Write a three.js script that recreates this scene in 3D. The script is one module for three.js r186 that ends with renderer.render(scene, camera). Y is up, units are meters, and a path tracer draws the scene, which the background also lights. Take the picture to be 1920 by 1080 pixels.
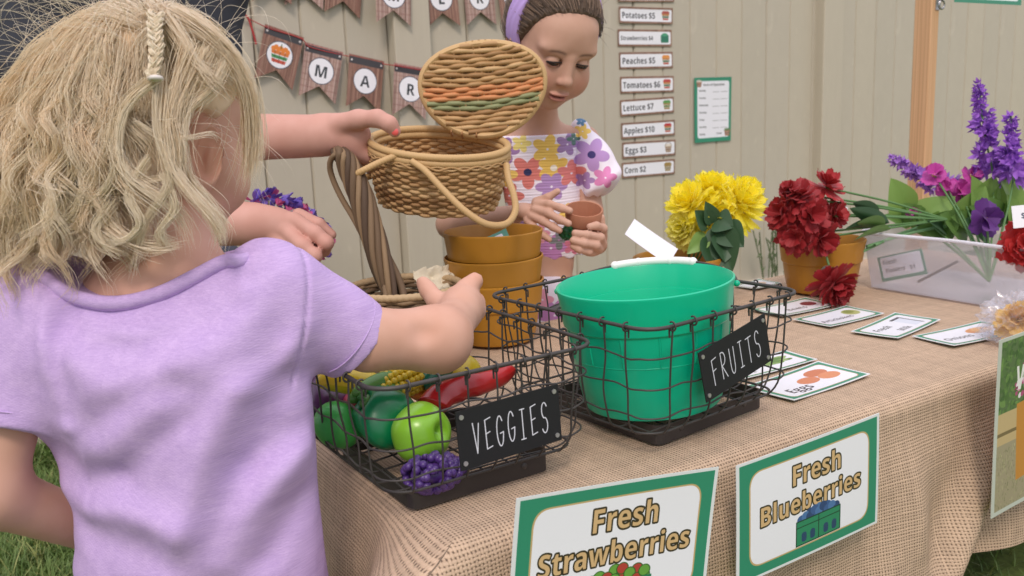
import * as THREE from 'three';
import { mergeGeometries, toCreasedNormals } from 'three/addons/utils/BufferGeometryUtils.js';
import { RoundedBoxGeometry } from 'three/addons/geometries/RoundedBoxGeometry.js';
import { createNoise3D } from 'simplex-noise';

// ---------------------------------------------------------------- camera, sky, sun, exposure
const V3 = THREE.Vector3, v3 = (x, y, z) => new V3(x, y, z);
const CAM_Y = 0.94, FOCAL = 1700, PW = 1920, PH = 1080;              // metres; pixels of the photograph
const scene = new THREE.Scene();
const camera = new THREE.PerspectiveCamera(2 * Math.atan(PH / 2 / FOCAL) * 180 / Math.PI, PW / PH, 0.05, 200);
// the verticals of the fence meet at (1330, 9000), its boards and the table edge run to x = 3700
const camDown = v3(1330 - 960, 9000 - 540, FOCAL).normalize();
const fenceVPy = -((3700 - 960) * camDown.x + FOCAL * camDown.z) / camDown.y;
const axX = v3(3700 - 960, fenceVPy, FOCAL).normalize(), axY = camDown.clone().negate();
const axZ = new V3().crossVectors(axX, axY).normalize(); if (axZ.z > 0) axZ.negate();
const toWorld = (c) => v3(axX.dot(c), axY.dot(c), axZ.dot(c));
const cRight = toWorld(v3(1, 0, 0)), cDown = toWorld(v3(0, 1, 0)), cFwd = toWorld(v3(0, 0, 1));
camera.matrixAutoUpdate = true;
camera.position.set(0, CAM_Y, 0);
camera.quaternion.setFromRotationMatrix(new THREE.Matrix4().makeBasis(cRight, cDown.clone().negate(), cFwd.clone().negate()));
camera.focus = 1.15; camera.userData.fStop = 9;

{ // soft overcast sky
  const w = 128, h = 64, d = new Float32Array(w * h * 4);
  for (let j = 0; j < h; j++) for (let i = 0; i < w; i++) {
    const el = (j + 0.5) / h * Math.PI - Math.PI / 2, k = (j * w + i) * 4;
    const up = Math.max(0, Math.sin(el)), c = 0.62 + 0.5 * up;
    const n = 1 + 0.05 * Math.sin(i * 2 * Math.PI / w * 3 + el * 4) * Math.cos(el);
    d[k] = c * 0.985 * n; d[k + 1] = c * 0.967 * n; d[k + 2] = c * 1.085 * n; d[k + 3] = 1;
  }
  const t = new THREE.DataTexture(d, w, h, THREE.RGBAFormat, THREE.FloatType);
  t.mapping = THREE.EquirectangularReflectionMapping; t.magFilter = THREE.LinearFilter; t.minFilter = THREE.LinearFilter; t.needsUpdate = true;
  scene.background = t; scene.environment = t;
}
const sun = new THREE.DirectionalLight(0xffeee0, 1.4);
sun.position.set(-1.6, 5.2, 2.2); sun.target.position.set(0.8, 0.5, -1.2);
sun.castShadow = true; sun.shadow.radius = 26; sun.shadow.mapSize.set(2048, 2048);
Object.assign(sun.shadow.camera, { left: -4, right: 4, top: 4, bottom: -4, near: 0.5, far: 14 });
scene.add(sun, sun.target);
const renderer = new THREE.WebGLRenderer({ antialias: true });
renderer.toneMapping = THREE.LinearToneMapping; renderer.toneMappingExposure = 1.14; renderer.shadowMap.enabled = true;

// ---------------------------------------------------------------- helpers
const ray = (u, w) => toWorld(v3((u - 960) / FOCAL, (w - 540) / FOCAL, 1));
const atD = (u, w, d) => ray(u, w).multiplyScalar(d).add(camera.position);           // a pixel at a distance along the view
const onY = (u, w, y) => { const r = ray(u, w); return r.multiplyScalar((y - CAM_Y) / r.y).add(camera.position); };
const onZ = (u, w, z) => { const r = ray(u, w); return r.multiplyScalar(z / r.z).add(camera.position); };
const depthOf = (p) => p.clone().sub(camera.position).dot(cFwd);
const CAM_YAW = Math.atan2(-cFwd.x, -cFwd.z);                                         // turn that makes local -z point away from the camera
let seed = 12345; const rnd = () => { seed = (seed * 1664525 + 1013904223) >>> 0; return seed / 4294967296; };
const rr = (a, b) => a + (b - a) * rnd(), gauss = () => (rnd() + rnd() + rnd() + rnd() - 2) * 1.2;
const noise3 = createNoise3D(() => rnd());
const fbm = (x, y, z, o = 3) => { let s = 0, a = 0.5; for (let i = 0; i < o; i++) { s += a * noise3(x, y, z); x *= 2.03; y *= 2.03; z *= 2.03; a *= 0.5; } return s; };
const clamp = (x, a = 0, b = 1) => Math.min(b, Math.max(a, x)), lerp = (a, b, t) => a + (b - a) * t;
const sstep = (a, b, x) => { const t = clamp((x - a) / (b - a)); return t * t * (3 - 2 * t); };
const lin = (r, g, b) => new THREE.Color().setRGB(r, g, b);
const names = {};
const numbered = (n) => { const k = names[n] = (names[n] ?? -1) + 1; return k ? `${n}_${String(k).padStart(3, '0')}` : n; };
const mat = (color, rough = 0.8, extra = {}) => new THREE.MeshStandardMaterial({ color, roughness: rough, ...extra });
const phys = (color, rough = 0.6, extra = {}) => new THREE.MeshPhysicalMaterial({ color, roughness: rough, ...extra });
function tag(o, label, category, group, kind) {
  if (label) o.userData.label = label; if (category) o.userData.category = category;
  if (group) o.userData.group = group; if (kind) o.userData.kind = kind; return o;
}
function thing(name, label, category, pos = [0, 0, 0], turn = 0, group) {
  const o = new THREE.Group(); o.name = numbered(name); o.position.set(...(pos.isVector3 ? pos.toArray() : pos)); o.rotation.y = turn; scene.add(o);
  return tag(o, label, category, group);
}
function part(name, geo, m, parent, label) {
  const o = new THREE.Mesh(Array.isArray(geo) ? merge(geo) : geo, m); o.name = name; o.castShadow = o.receiveShadow = true; parent.add(o);
  if (label) o.userData.label = label; return o;
}
function single(name, geo, m, label, category, pos, group) {
  const o = new THREE.Mesh(Array.isArray(geo) ? merge(geo) : geo, m); o.name = numbered(name); o.castShadow = o.receiveShadow = true; scene.add(o);
  if (pos) o.position.set(...(pos.isVector3 ? pos.toArray() : pos)); return tag(o, label, category, group);
}
function merge(gs) {
  const keep = gs.map((g) => { const q = g.index ? g.toNonIndexed() : g.clone(); for (const k of Object.keys(q.attributes)) if (!['position', 'normal', 'uv', 'color'].includes(k)) q.deleteAttribute(k);
    if (!q.attributes.uv) q.setAttribute('uv', new THREE.BufferAttribute(new Float32Array(q.attributes.position.count * 2), 2)); if (!q.attributes.normal) q.computeVertexNormals(); return q; });
  if (!keep.every((g) => g.attributes.color)) keep.forEach((g) => g.deleteAttribute('color'));
  return mergeGeometries(keep);
}
const box = (w, h, d, x = 0, y = 0, z = 0, r = 0) => (r ? new RoundedBoxGeometry(w, h, d, 2, r) : new THREE.BoxGeometry(w, h, d)).translate(x, y, z);
function tube(pts, r, seg = 6, n, closed = false) {        // pts: arrays or vectors
  const c = new THREE.CatmullRomCurve3(pts.map((p) => p.isVector3 ? p : v3(...p)), closed, 'centripetal');
  return new THREE.TubeGeometry(c, n ?? pts.length * 4, r, seg, closed);
}
function rod(a, b, r, seg = 6, r2 = r) {
  a = a.isVector3 ? a : v3(...a); b = b.isVector3 ? b : v3(...b);
  const d = b.clone().sub(a), g = new THREE.CylinderGeometry(r2, r, d.length(), seg, 1);
  return g.applyQuaternion(new THREE.Quaternion().setFromUnitVectors(v3(0, 1, 0), d.normalize())).translate((a.x + b.x) / 2, (a.y + b.y) / 2, (a.z + b.z) / 2);
}
const lathe = (prof, seg = 40) => new THREE.LatheGeometry(prof.map((p) => new THREE.Vector2(p[0], p[1])), seg);
function tint(geo, f) {                                     // vertex colours from position (linear)
  const p = geo.attributes.position, c = new Float32Array(p.count * 3), q = v3();
  for (let i = 0; i < p.count; i++) { q.fromBufferAttribute(p, i); const k = f(q, i); c[i * 3] = k[0]; c[i * 3 + 1] = k[1]; c[i * 3 + 2] = k[2]; }
  geo.setAttribute('color', new THREE.BufferAttribute(c, 3)); return geo;
}
function warp(geo, f) { const p = geo.attributes.position, q = v3(); for (let i = 0; i < p.count; i++) { q.fromBufferAttribute(p, i); f(q, i); p.setXYZ(i, q.x, q.y, q.z); } p.needsUpdate = true; geo.computeVertexNormals(); return geo; }
function canvasTex(w, h, draw, srgb = true, repeat) {
  const c = document.createElement('canvas'); c.width = w; c.height = h; draw(c.getContext('2d'), w, h);
  const t = new THREE.CanvasTexture(c); if (srgb) t.colorSpace = THREE.SRGBColorSpace; t.magFilter = THREE.LinearFilter;
  if (repeat) { t.wrapS = t.wrapT = THREE.RepeatWrapping; t.repeat.set(...repeat); } return t;
}
function dataTex(w, h, f, srgb = true, repeat) {            // f(x, y) -> [r, g, b] 0..255
  const d = new Uint8Array(w * h * 4);
  for (let j = 0; j < h; j++) for (let i = 0; i < w; i++) { const c = f(i, j), k = (j * w + i) * 4; d[k] = clamp(c[0], 0, 255); d[k + 1] = clamp(c[1], 0, 255); d[k + 2] = clamp(c[2], 0, 255); d[k + 3] = 255; }
  const t = new THREE.DataTexture(d, w, h); t.magFilter = THREE.LinearFilter; t.minFilter = THREE.LinearMipmapLinearFilter; t.needsUpdate = true;
  if (srgb) t.colorSpace = THREE.SRGBColorSpace; if (repeat) { t.wrapS = t.wrapT = THREE.RepeatWrapping; t.repeat.set(...repeat); } return t;
}
// ---- implicit surfaces: smooth unions of tapered capsules and ellipsoids, meshed with surface nets
const smin = (a, b, k) => { const h = Math.max(k - Math.abs(a - b), 0) / k; return Math.min(a, b) - h * h * k * 0.25; };
const smax = (a, b, k) => -smin(-a, -b, k);
function capsule(a, b, ra, rb) {                            // tapered capsule
  const bx = b.x - a.x, by = b.y - a.y, bz = b.z - a.z, L2 = bx * bx + by * by + bz * bz || 1e-9;
  return (x, y, z) => { const px = x - a.x, py = y - a.y, pz = z - a.z; const t = clamp((px * bx + py * by + pz * bz) / L2);
    return Math.hypot(px - bx * t, py - by * t, pz - bz * t) - (ra + (rb - ra) * t); };
}
function ellipsoid(c, rx, ry, rz, rot) {                    // rot: Quaternion that turns the ellipsoid
  const q = rot ? rot.clone().invert() : null, p = v3(), m = Math.min(rx, ry, rz);
  return (x, y, z) => { p.set(x - c.x, y - c.y, z - c.z); if (q) p.applyQuaternion(q);
    const k0 = Math.hypot(p.x / rx, p.y / ry, p.z / rz), k1 = Math.hypot(p.x / (rx * rx), p.y / (ry * ry), p.z / (rz * rz)); return k1 > 1e-9 ? k0 * (k0 - 1) / k1 : -m; };
}
function union(list) { return (x, y, z) => { let d = 1e9; for (const [f, k, sub] of list) { const e = f(x, y, z); d = d > 1e8 ? e : sub ? smax(d, -e, k) : (k ? smin(d, e, k) : Math.min(d, e)); } return d; }; }
function nets(f, lo, hi, cell) {
  const nx = Math.ceil((hi.x - lo.x) / cell) + 1, ny = Math.ceil((hi.y - lo.y) / cell) + 1, nz = Math.ceil((hi.z - lo.z) / cell) + 1;
  const F = new Float32Array(nx * ny * nz), id = (i, j, k) => i + nx * (j + ny * k), B = 4;
  // coarse blocks far from the surface are skipped, in two levels
  const fill = (i0, j0, k0, n) => { const c = f(lo.x + (i0 + n / 2) * cell, lo.y + (j0 + n / 2) * cell, lo.z + (k0 + n / 2) * cell), i1 = Math.min(i0 + n, nx), j1 = Math.min(j0 + n, ny), k1 = Math.min(k0 + n, nz);
    if (Math.abs(c) > cell * n * 1.75) { for (let k = k0; k < k1; k++) for (let j = j0; j < j1; j++) F.fill(c, id(i0, j, k), id(i1, j, k)); }
    else if (n > B) { const h = n / 2; for (let k = k0; k < k1; k += h) for (let j = j0; j < j1; j += h) for (let i = i0; i < i1; i += h) fill(i, j, k, h); }
    else for (let k = k0; k < k1; k++) for (let j = j0; j < j1; j++) for (let i = i0; i < i1; i++) F[id(i, j, k)] = f(lo.x + i * cell, lo.y + j * cell, lo.z + k * cell); };
  for (let k = 0; k < nz; k += 16) for (let j = 0; j < ny; j += 16) for (let i = 0; i < nx; i += 16) fill(i, j, k, 16);
  const vid = new Int32Array(nx * ny * nz).fill(-1), pos = [], idx = [];
  const E = [[0, 1], [2, 3], [4, 5], [6, 7], [0, 2], [1, 3], [4, 6], [5, 7], [0, 4], [1, 5], [2, 6], [3, 7]], v = new Float32Array(8);
  for (let k = 0; k < nz - 1; k++) for (let j = 0; j < ny - 1; j++) for (let i = 0; i < nx - 1; i++) {
    let m = 0; for (let c = 0; c < 8; c++) { v[c] = F[id(i + (c & 1), j + ((c >> 1) & 1), k + (c >> 2))]; if (v[c] < 0) m |= 1 << c; }
    if (m === 0 || m === 255) continue;
    let sx = 0, sy = 0, sz = 0, n = 0;
    for (const [a, b] of E) { if ((v[a] < 0) === (v[b] < 0)) continue; const t = v[a] / (v[a] - v[b]);
      sx += (a & 1) + ((b & 1) - (a & 1)) * t; sy += ((a >> 1) & 1) + (((b >> 1) & 1) - ((a >> 1) & 1)) * t; sz += (a >> 2) + ((b >> 2) - (a >> 2)) * t; n++; }
    vid[id(i, j, k)] = pos.length / 3; pos.push(lo.x + (i + sx / n) * cell, lo.y + (j + sy / n) * cell, lo.z + (k + sz / n) * cell);
  }
  const quad = (a, b, c, d, flip) => { if (a < 0 || b < 0 || c < 0 || d < 0) return; flip ? idx.push(a, c, b, a, d, c) : idx.push(a, b, c, a, c, d); };
  for (let k = 1; k < nz - 1; k++) for (let j = 1; j < ny - 1; j++) for (let i = 1; i < nx - 1; i++) {
    const s = F[id(i, j, k)] < 0;
    if (s !== F[id(i + 1, j, k)] < 0) quad(vid[id(i, j - 1, k - 1)], vid[id(i, j, k - 1)], vid[id(i, j, k)], vid[id(i, j - 1, k)], !s);
    if (s !== F[id(i, j + 1, k)] < 0) quad(vid[id(i - 1, j, k - 1)], vid[id(i - 1, j, k)], vid[id(i, j, k)], vid[id(i, j, k - 1)], !s);
    if (s !== F[id(i, j, k + 1)] < 0) quad(vid[id(i - 1, j - 1, k)], vid[id(i, j - 1, k)], vid[id(i, j, k)], vid[id(i - 1, j, k)], !s);
  }
  const g = new THREE.BufferGeometry(), N = new Float32Array(pos.length), e = cell * 0.6;
  for (let i = 0; i < pos.length; i += 3) { const x = pos[i], y = pos[i + 1], z = pos[i + 2];
    const a = f(x + e, y, z) - f(x - e, y, z), b = f(x, y + e, z) - f(x, y - e, z), c = f(x, y, z + e) - f(x, y, z - e), l = Math.hypot(a, b, c) || 1; N[i] = a / l; N[i + 1] = b / l; N[i + 2] = c / l; }
  g.setAttribute('position', new THREE.Float32BufferAttribute(pos, 3)); g.setAttribute('normal', new THREE.BufferAttribute(N, 3)); g.setIndex(idx);
  return g;
}
// ---------------------------------------------------------------- ground and grass
{
  const gt = dataTex(512, 512, (i, j) => { const n = fbm(i / 40, j / 40, 1, 4), m = noise3(i / 3, j / 3, 7); return [92 + 26 * n + 14 * m, 108 + 28 * n + 16 * m, 52 + 16 * n + 8 * m]; }, true, [60, 60]);
  const g = new THREE.Mesh(new THREE.PlaneGeometry(120, 120).rotateX(-Math.PI / 2), new THREE.MeshStandardMaterial({ map: gt, roughness: 1 }));
  g.name = 'ground'; g.receiveShadow = true; g.userData = { kind: 'structure', label: 'mown green lawn under the market table', category: 'lawn' }; scene.add(g);
  // blades: three bent shapes, instanced
  const blade = (h, w, bend) => { const g = new THREE.PlaneGeometry(w, h, 1, 3).translate(0, h / 2, 0); return warp(g, (p) => { const t = p.y / h; p.x *= 1 - 0.85 * t * t; p.z += bend * t * t * h; p.y *= 1 - 0.2 * bend * t; }); };
  const bm = phys(lin(1, 1, 1), 0.6, { side: THREE.DoubleSide, transmission: 0.25, thickness: 0 });
  const N = 42000, im = new THREE.InstancedMesh(merge([blade(0.05, 0.0035, 0.5), blade(0.042, 0.003, -0.7).rotateY(2).translate(0.006, 0, 0.004), blade(0.058, 0.003, 0.9).rotateY(4).translate(-0.005, 0, 0.005)]), bm, N);
  const M = new THREE.Matrix4(), Q = new THREE.Quaternion(), c = new THREE.Color();
  for (let i = 0; i < N; i++) {
    const far = i > 24000, x = far ? rr(-1.2, 4.6) : rr(-0.75, 1.0), z = far ? rr(-2.9, -0.1) : rr(-2.86, -1.2), s = rr(0.6, 1.25) * (z < -2.7 ? 1.5 : 1);
    M.compose(v3(x, 0, z), Q.setFromEuler(new THREE.Euler(rr(-0.25, 0.25), rr(0, 6.28), rr(-0.25, 0.25))), v3(s, s * rr(0.6, 1.1), s));
    im.setMatrixAt(i, M); const k = rnd(), y = rnd() < 0.12 ? 1 : 0; im.setColorAt(i, c.setRGB(0.10 + 0.09 * k + 0.2 * y, 0.19 + 0.1 * k + 0.14 * y, 0.035 + 0.03 * k + 0.07 * y));
  }
  im.name = 'grass'; im.receiveShadow = im.castShadow = true; scene.add(im); tag(im, 'short green grass blades covering the lawn', 'grass', null, 'stuff');
}
// ---------------------------------------------------------------- fence
const FZ = -2.87;
{
  const ft = dataTex(256, 512, (i, j) => { const n = fbm(i / 26, j / 120, 3, 3), m = fbm(i / 60, j / 60, 9, 4), s = noise3(i * 0.9, j * 0.02, 4), sc = Math.max(0, noise3(i / 34, j / 70, 22) - 0.78) * 45; const k = 1.2 * n + 2.5 * m + 0.6 * s + sc * 0.7; return [200 + k, 192 + k, 174 + k * 0.95]; }, true, [1, 1]);
  const fm = [0, 1, 2].map((k) => { const t = ft.clone(); t.offset.set(k * 0.31, k * 0.23); t.wrapS = t.wrapT = THREE.RepeatWrapping; t.needsUpdate = true; return new THREE.MeshStandardMaterial({ map: t, roughness: 0.55, color: [lin(0.93, 0.93, 0.93), lin(0.955, 0.95, 0.935), lin(0.915, 0.918, 0.915)][k] }); });
  const f = thing('fence', 'tan vinyl privacy fence of vertical tongue and groove boards', 'fence', [0, 0, FZ]);
  const P = 0.1524, x0 = onZ(1294, 200, FZ).x, H = 1.86;
  const prof = new THREE.Shape(); { const w = P / 2 - 0.0009, b = 0.005, d = 0.022; prof.moveTo(-w, -d); prof.lineTo(w, -d); prof.lineTo(w, -0.007); prof.lineTo(w - b, 0); prof.lineTo(-w + b, 0); prof.lineTo(-w, -0.007); }
  const bg = new THREE.ExtrudeGeometry(prof, { depth: H, bevelEnabled: false }).rotateX(-Math.PI / 2);   // profile z becomes world z below
  warp(bg, (p) => { p.z = -p.z; }); const idx = bg.index; if (!idx) { const a = bg.attributes.position.array; for (let i = 0; i < a.length; i += 9) for (let k = 0; k < 3; k++) { const t = a[i + 3 + k]; a[i + 3 + k] = a[i + 6 + k]; a[i + 6 + k] = t; } bg.computeVertexNormals(); }
  { const p = bg.attributes.position, uv = new Float32Array(p.count * 2); for (let i = 0; i < p.count; i++) { uv[i * 2] = p.getX(i) / 0.5; uv[i * 2 + 1] = p.getY(i) / 1.0; } bg.setAttribute('uv', new THREE.BufferAttribute(uv, 2)); }
  const posts = [1.357 - 2.15, 1.357, 3.508, 3.508 + 2.15];
  for (let k = -24; k < 22; k++) { const b = part('board', bg, fm[((k * 7) % 3 + 3) % 3], f); b.position.set(x0 + (k + 0.5) * P, 0.06, 0); b.rotation.z = 0.0006 * ((k * 37 % 5) - 2); }
  part('backing', box(46 * P, H - 0.1, 0.006, x0 - P, 0.06 + H / 2, -0.026), fm[0], f);
  for (const px of posts) { const b = part('post', box(0.137, 2.0, 0.09, 0, 1.0, 0, 0.006), fm[1], f); b.position.set(px + 0.0685, 0, 0.005); part('post_cap', new THREE.ConeGeometry(0.115, 0.05, 4).rotateY(Math.PI / 4).translate(px + 0.0685, 2.03, 0.015), fm[1], f); }
  for (let i = 0; i < posts.length - 1; i++) for (const y of [0.075, 1.9]) part('rail', box(posts[i + 1] - posts[i] - 0.139, 0.07, 0.05, (posts[i] + posts[i + 1] + 0.137) / 2, y, 0.005, 0.005), fm[1], f);
}
// ---------------------------------------------------------------- table under its burlap cloth
const TY = 0.52, TX0 = 0.365, TX1 = 2.2, TZ0 = -0.722, TZ1 = -1.455;
{
  const t = thing('folding_table', 'low white folding table hidden under the burlap cloth', 'table', [0, 0, 0]);
  const wm = mat(lin(0.7, 0.7, 0.68), 0.5), lm = mat(lin(0.25, 0.25, 0.26), 0.4, { metalness: 0.8 });
  part('tabletop', box(TX1 - TX0 - 0.01, 0.04, TZ0 - TZ1 - 0.01, (TX0 + TX1) / 2, TY - 0.024, (TZ0 + TZ1) / 2, 0.015), wm, t);
  for (const x of [TX0 + 0.22, TX1 - 0.22]) for (const z of [TZ0 - 0.1, TZ1 + 0.1]) part('leg', rod([x, 0, z], [x, TY - 0.045, z], 0.014, 10), lm, t);
}
const CLOTH_TOP = TY + 0.0015;
{
  // burlap: 64 x 64 threads of 4.6 mm
  const N = 64, S = 16, W = N * S, tw = Array.from({ length: N }, () => [rr(0.95, 1.04), rr(-0.9, 0.9), rr(0.95, 1.04), rr(-0.9, 0.9)]);
  const cell = (i, j) => {
    const a = Math.floor(i / S), b = Math.floor(j / S), wob = 1.1 * noise3(i / 40, j / 40, 2), slub = 0.04 * noise3(i / 3, j / 90, 6), slub2 = 0.04 * noise3(i / 90, j / 3, 9);
    const u = (i - a * S - S / 2 - tw[a][1] - wob) / S, v = (j - b * S - S / 2 - tw[b][3] + wob) / S;       // distance from the middle of the threads
    const du = Math.max(0, 1 - Math.pow(Math.abs(u) / (0.4 + slub), 3)), dv = Math.max(0, 1 - Math.pow(Math.abs(v) / (0.4 + slub2), 3)), over = (a + b) % 2;
    const h = Math.max(du * (over ? 1 : 0.62), dv * (over ? 0.62 : 1));
    return [h, du > dv ? tw[a][0] : tw[b][2]];
  };
  const bt = dataTex(W, W, (i, j) => { const [h, k] = cell(i, j), n = 1 + 0.07 * noise3(i / 2.5, j / 2.5, 5) + 0.05 * fbm(i / 90, j / 90, 11), q = (0.57 + 0.43 * sstep(0.02, 0.72, h)) * k * n; return [200 * q, 175 * q * (0.97 + 0.03 * h), 149 * q * (0.94 + 0.06 * h)]; });
  const bb = dataTex(W, W, (i, j) => { const h = cell(i, j)[0] * 255; return [h, h, h]; }, false);
  for (const t of [bt, bb]) { t.wrapS = t.wrapT = THREE.RepeatWrapping; }
  const cm = phys(0xffffff, 0.95, { map: bt, bumpMap: bb, bumpScale: 0.0009, sheen: 0.2, sheenRoughness: 0.8, side: THREE.DoubleSide });
  const TILE = N * 0.0045;
  const pos = [], uv = [], idx = [];
  const put = (x, y, z, u, v) => { pos.push(x, y, z); uv.push(u / TILE, v / TILE); return pos.length / 3 - 1; };
  const R = 0.022;
  const wr = (x, z) => 0.0022 * Math.max(0, fbm(x * 5, 0, z * 7, 2)) + 0.0016 * Math.exp(-Math.pow((x - 1.02 - (z + 0.72) * 0.3) / 0.03, 2)) * sstep(-1.1, -0.75, z);
  const nx = 120, nz = 50, top = [];
  for (let j = 0; j <= nz; j++) for (let i = 0; i <= nx; i++) { const x = lerp(TX0 + R, TX1 - R, i / nx), z = lerp(TZ0 - R, TZ1 + R, j / nz), e = Math.min(i, nx - i, j, nz - j) ? 1 : 0; top.push(put(x, CLOTH_TOP + e * wr(x, z), z, x, z)); }
  for (let j = 0; j < nz; j++) for (let i = 0; i < nx; i++) { const a = top[j * (nx + 1) + i], b = a + 1, c = a + nx + 1, d = c + 1; idx.push(a, b, d, a, d, c); }
  // skirt: walk the perimeter, hang down with folds and flared corners
  const hx = TX1 - TX0 - 2 * R, hz = TZ0 - TZ1 - 2 * R, arc = 0.02;
  const segs = [['f', hx], ['c', arc, 0], ['r', hz], ['c', arc, 1], ['b', hx], ['c', arc, 2], ['l', hz], ['c', arc, 3]];
  const ring = [];
  for (const [k, L, ci] of segs) { const n = k === 'c' ? 14 : Math.round(L / 0.011); for (let i = 0; i < n; i++) { const q = i / n;
    if (k === 'f') ring.push([TX0 + R + L * q, TZ0 - R, 0, 1, 0]); else if (k === 'r') ring.push([TX1 - R, TZ0 - R - L * q, 1, 0, 0]);
    else if (k === 'b') ring.push([TX1 - R - L * q, TZ1 + R, 0, -1, 0]); else if (k === 'l') ring.push([TX0 + R, TZ1 + R + L * q, -1, 0, 0]);
    else { const a0 = [Math.PI / 2, 0, -Math.PI / 2, Math.PI][ci], a = a0 - q * Math.PI / 2, c = [[TX1 - R, TZ0 - R], [TX1 - R, TZ1 + R], [TX0 + R, TZ1 + R], [TX0 + R, TZ0 - R]][ci]; ring.push([c[0], c[1], Math.cos(a), Math.sin(a), Math.sin(q * Math.PI)]); } } }
  const n = ring.length, rows = 46, grid = []; let acc = 0;
  const fold = (x, z, nX, nZ, t) => {                      // outward billow of the hanging cloth (metres)
    const s = nZ ? x : z + 5; let d = 0.012 * sstep(0, 0.1, t) + 0.01 * t;
    d += sstep(0.015, 0.22, t) * (0.010 * Math.sin(s * 17 + 1.1 + t * 4) + 0.007 * Math.sin(s * 41 + t * 9) + 0.012 * noise3(s * 5, t * 3, nX * 3 + nZ));
    if (nZ > 0.5) {                                         // front: a slanting fold below the far poster, soft pleats beside the left corner
      const f1 = (x - (1.315 - 0.62 * t)) / 0.035; d += 0.034 * sstep(0.03, 0.16, t) * Math.exp(-f1 * f1) - 0.02 * sstep(0.03, 0.2, t) * Math.exp(-Math.pow((x - (1.40 - 0.5 * t)) / 0.05, 2));
      for (const [fx, a, w] of [[0.47, 0.016, 0.03], [0.56, -0.01, 0.03], [0.76, 0.014, 0.02], [1.08, 0.012, 0.025], [1.6, 0.02, 0.05], [1.85, -0.015, 0.05]]) d += a * sstep(0.02, 0.2, t) * Math.exp(-Math.pow((x - fx - t * 0.12) / w, 2));
    }
    return d;
  };
  for (let i = 0; i <= n; i++) {
    const [x, z, a, b, cq] = ring[i % n], col = []; const corner = Math.abs(a * b) > 0.001 ? 1 : 0;
    const dc = Math.min(Math.hypot(x - TX0 - R, z - TZ0 + R), Math.hypot(x - TX1 + R, z - TZ0 + R), Math.hypot(x - TX0 - R, z - TZ1 + R), Math.hypot(x - TX1 + R, z - TZ1 + R));
    const cx = x < 1.2 ? -1 : 1, cz = z > -1.1 ? 1 : -1, g = Math.exp(-Math.pow(dc / 0.1, 2));
    const drop = 0.315 + 0.05 * noise3(x * 2, 3, z * 2) + (x < 0.8 ? 0.1 : 0) - 0.05 * sstep(1.0, 1.5, x) + 0.07 * g;
    for (let j = 0; j <= rows; j++) {
      const q = j / rows, L = q * (R * 1.57 + drop), th = Math.min(L / R, Math.PI / 2), t = Math.max(0, L - R * 1.57);
      let ox = Math.sin(th) * R + fold(x, z, a, b, t), y = CLOTH_TOP - (1 - Math.cos(th)) * R - t;
      const fl = sstep(0, R, L) * g * (0.085 * sstep(0, 0.3, t) + 0.03 * sstep(-0.02, 0.06, t)), sagT = g * sstep(0.0, 0.03, L) * 0.004;
      let X = x + a * ox + cx * fl * 0.62, Z = z + b * ox + cz * fl * 0.5;
      if (x < 1.2 && z > -1.1) { const h = Math.exp(-Math.pow(dc / 0.085, 2)), k = h * (0.115 * sstep(0, 0.085, L - 0.004) + 0.03 * sstep(0.08, 0.3, t)); X = x + a * ox - k * 0.95; Z = z + b * ox + k * 0.12; }      // stiff corner of the cloth standing out past the table end
      const s = acc; col.push(put(X, y - sagT, Z, Math.abs(b) > Math.abs(a) ? X : Z, Math.abs(b) > Math.abs(a) ? (TZ0 - R) + L * Math.sign(b || 1) : L));
    }
    grid.push(col);
  }
  for (let i = 0; i < n; i++) for (let j = 0; j < rows; j++) { const a = grid[i][j], b = grid[i + 1][j], c = grid[i][j + 1], d = grid[i + 1][j + 1]; idx.push(a, c, b, b, c, d); }
  const g = new THREE.BufferGeometry(); g.setAttribute('position', new THREE.Float32BufferAttribute(pos, 3)); g.setAttribute('uv', new THREE.Float32BufferAttribute(uv, 2)); g.setIndex(idx); g.computeVertexNormals();
  { // the fold directions of the top face up
    const nn = g.attributes.normal; for (let i = 0; i < top.length; i++) if (nn.getY(top[i]) < 0) nn.setXYZ(top[i], -nn.getX(top[i]), -nn.getY(top[i]), -nn.getZ(top[i])); }
  single('tablecloth', g, cm, 'tan burlap cloth with coarse square weave draped over the table', 'tablecloth');
}
{ // thin weeds growing at the foot of the fence
  for (const [u, w, h, n] of [[1443, 512, 0.26, 5], [1462, 512, 0.2, 4], [1600, 500, 0.12, 3]]) { const r = onZ(u, w, FZ + 0.09), g = thing('weed', n === 5 ? 'tall thin weed at the foot of the fence behind the red flowers' : n === 4 ? 'shorter thin weed beside the tall weed at the fence' : 'low weed at the fence foot near the clear box', 'weed', [r.x, 0, r.z]); for (let k = 0; k < n; k++) { const a = rr(-0.12, 0.12), hh = h * rr(0.7, 1.1) + Math.max(0, r.y) ; part('stalk', tube([[a * 0.2, 0, 0], [a * 0.5, hh * 0.5, rr(-0.01, 0.01)], [a, hh, rr(-0.02, 0.02)]], 0.0028, 5, 10), mat(lin(0.14, 0.18, 0.09), 0.8), g); for (let q = 0; q < 3; q++) { const b = part('leaf', new THREE.SphereGeometry(0.012, 6, 5).scale(0.35, 1.4, 0.2).rotateZ(rr(-0.9, 0.9)), mat(lin(0.13, 0.19, 0.08), 0.8), g); b.position.set(a * (0.5 + q * 0.18), hh * (0.5 + q * 0.18), 0); } } }
}
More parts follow.
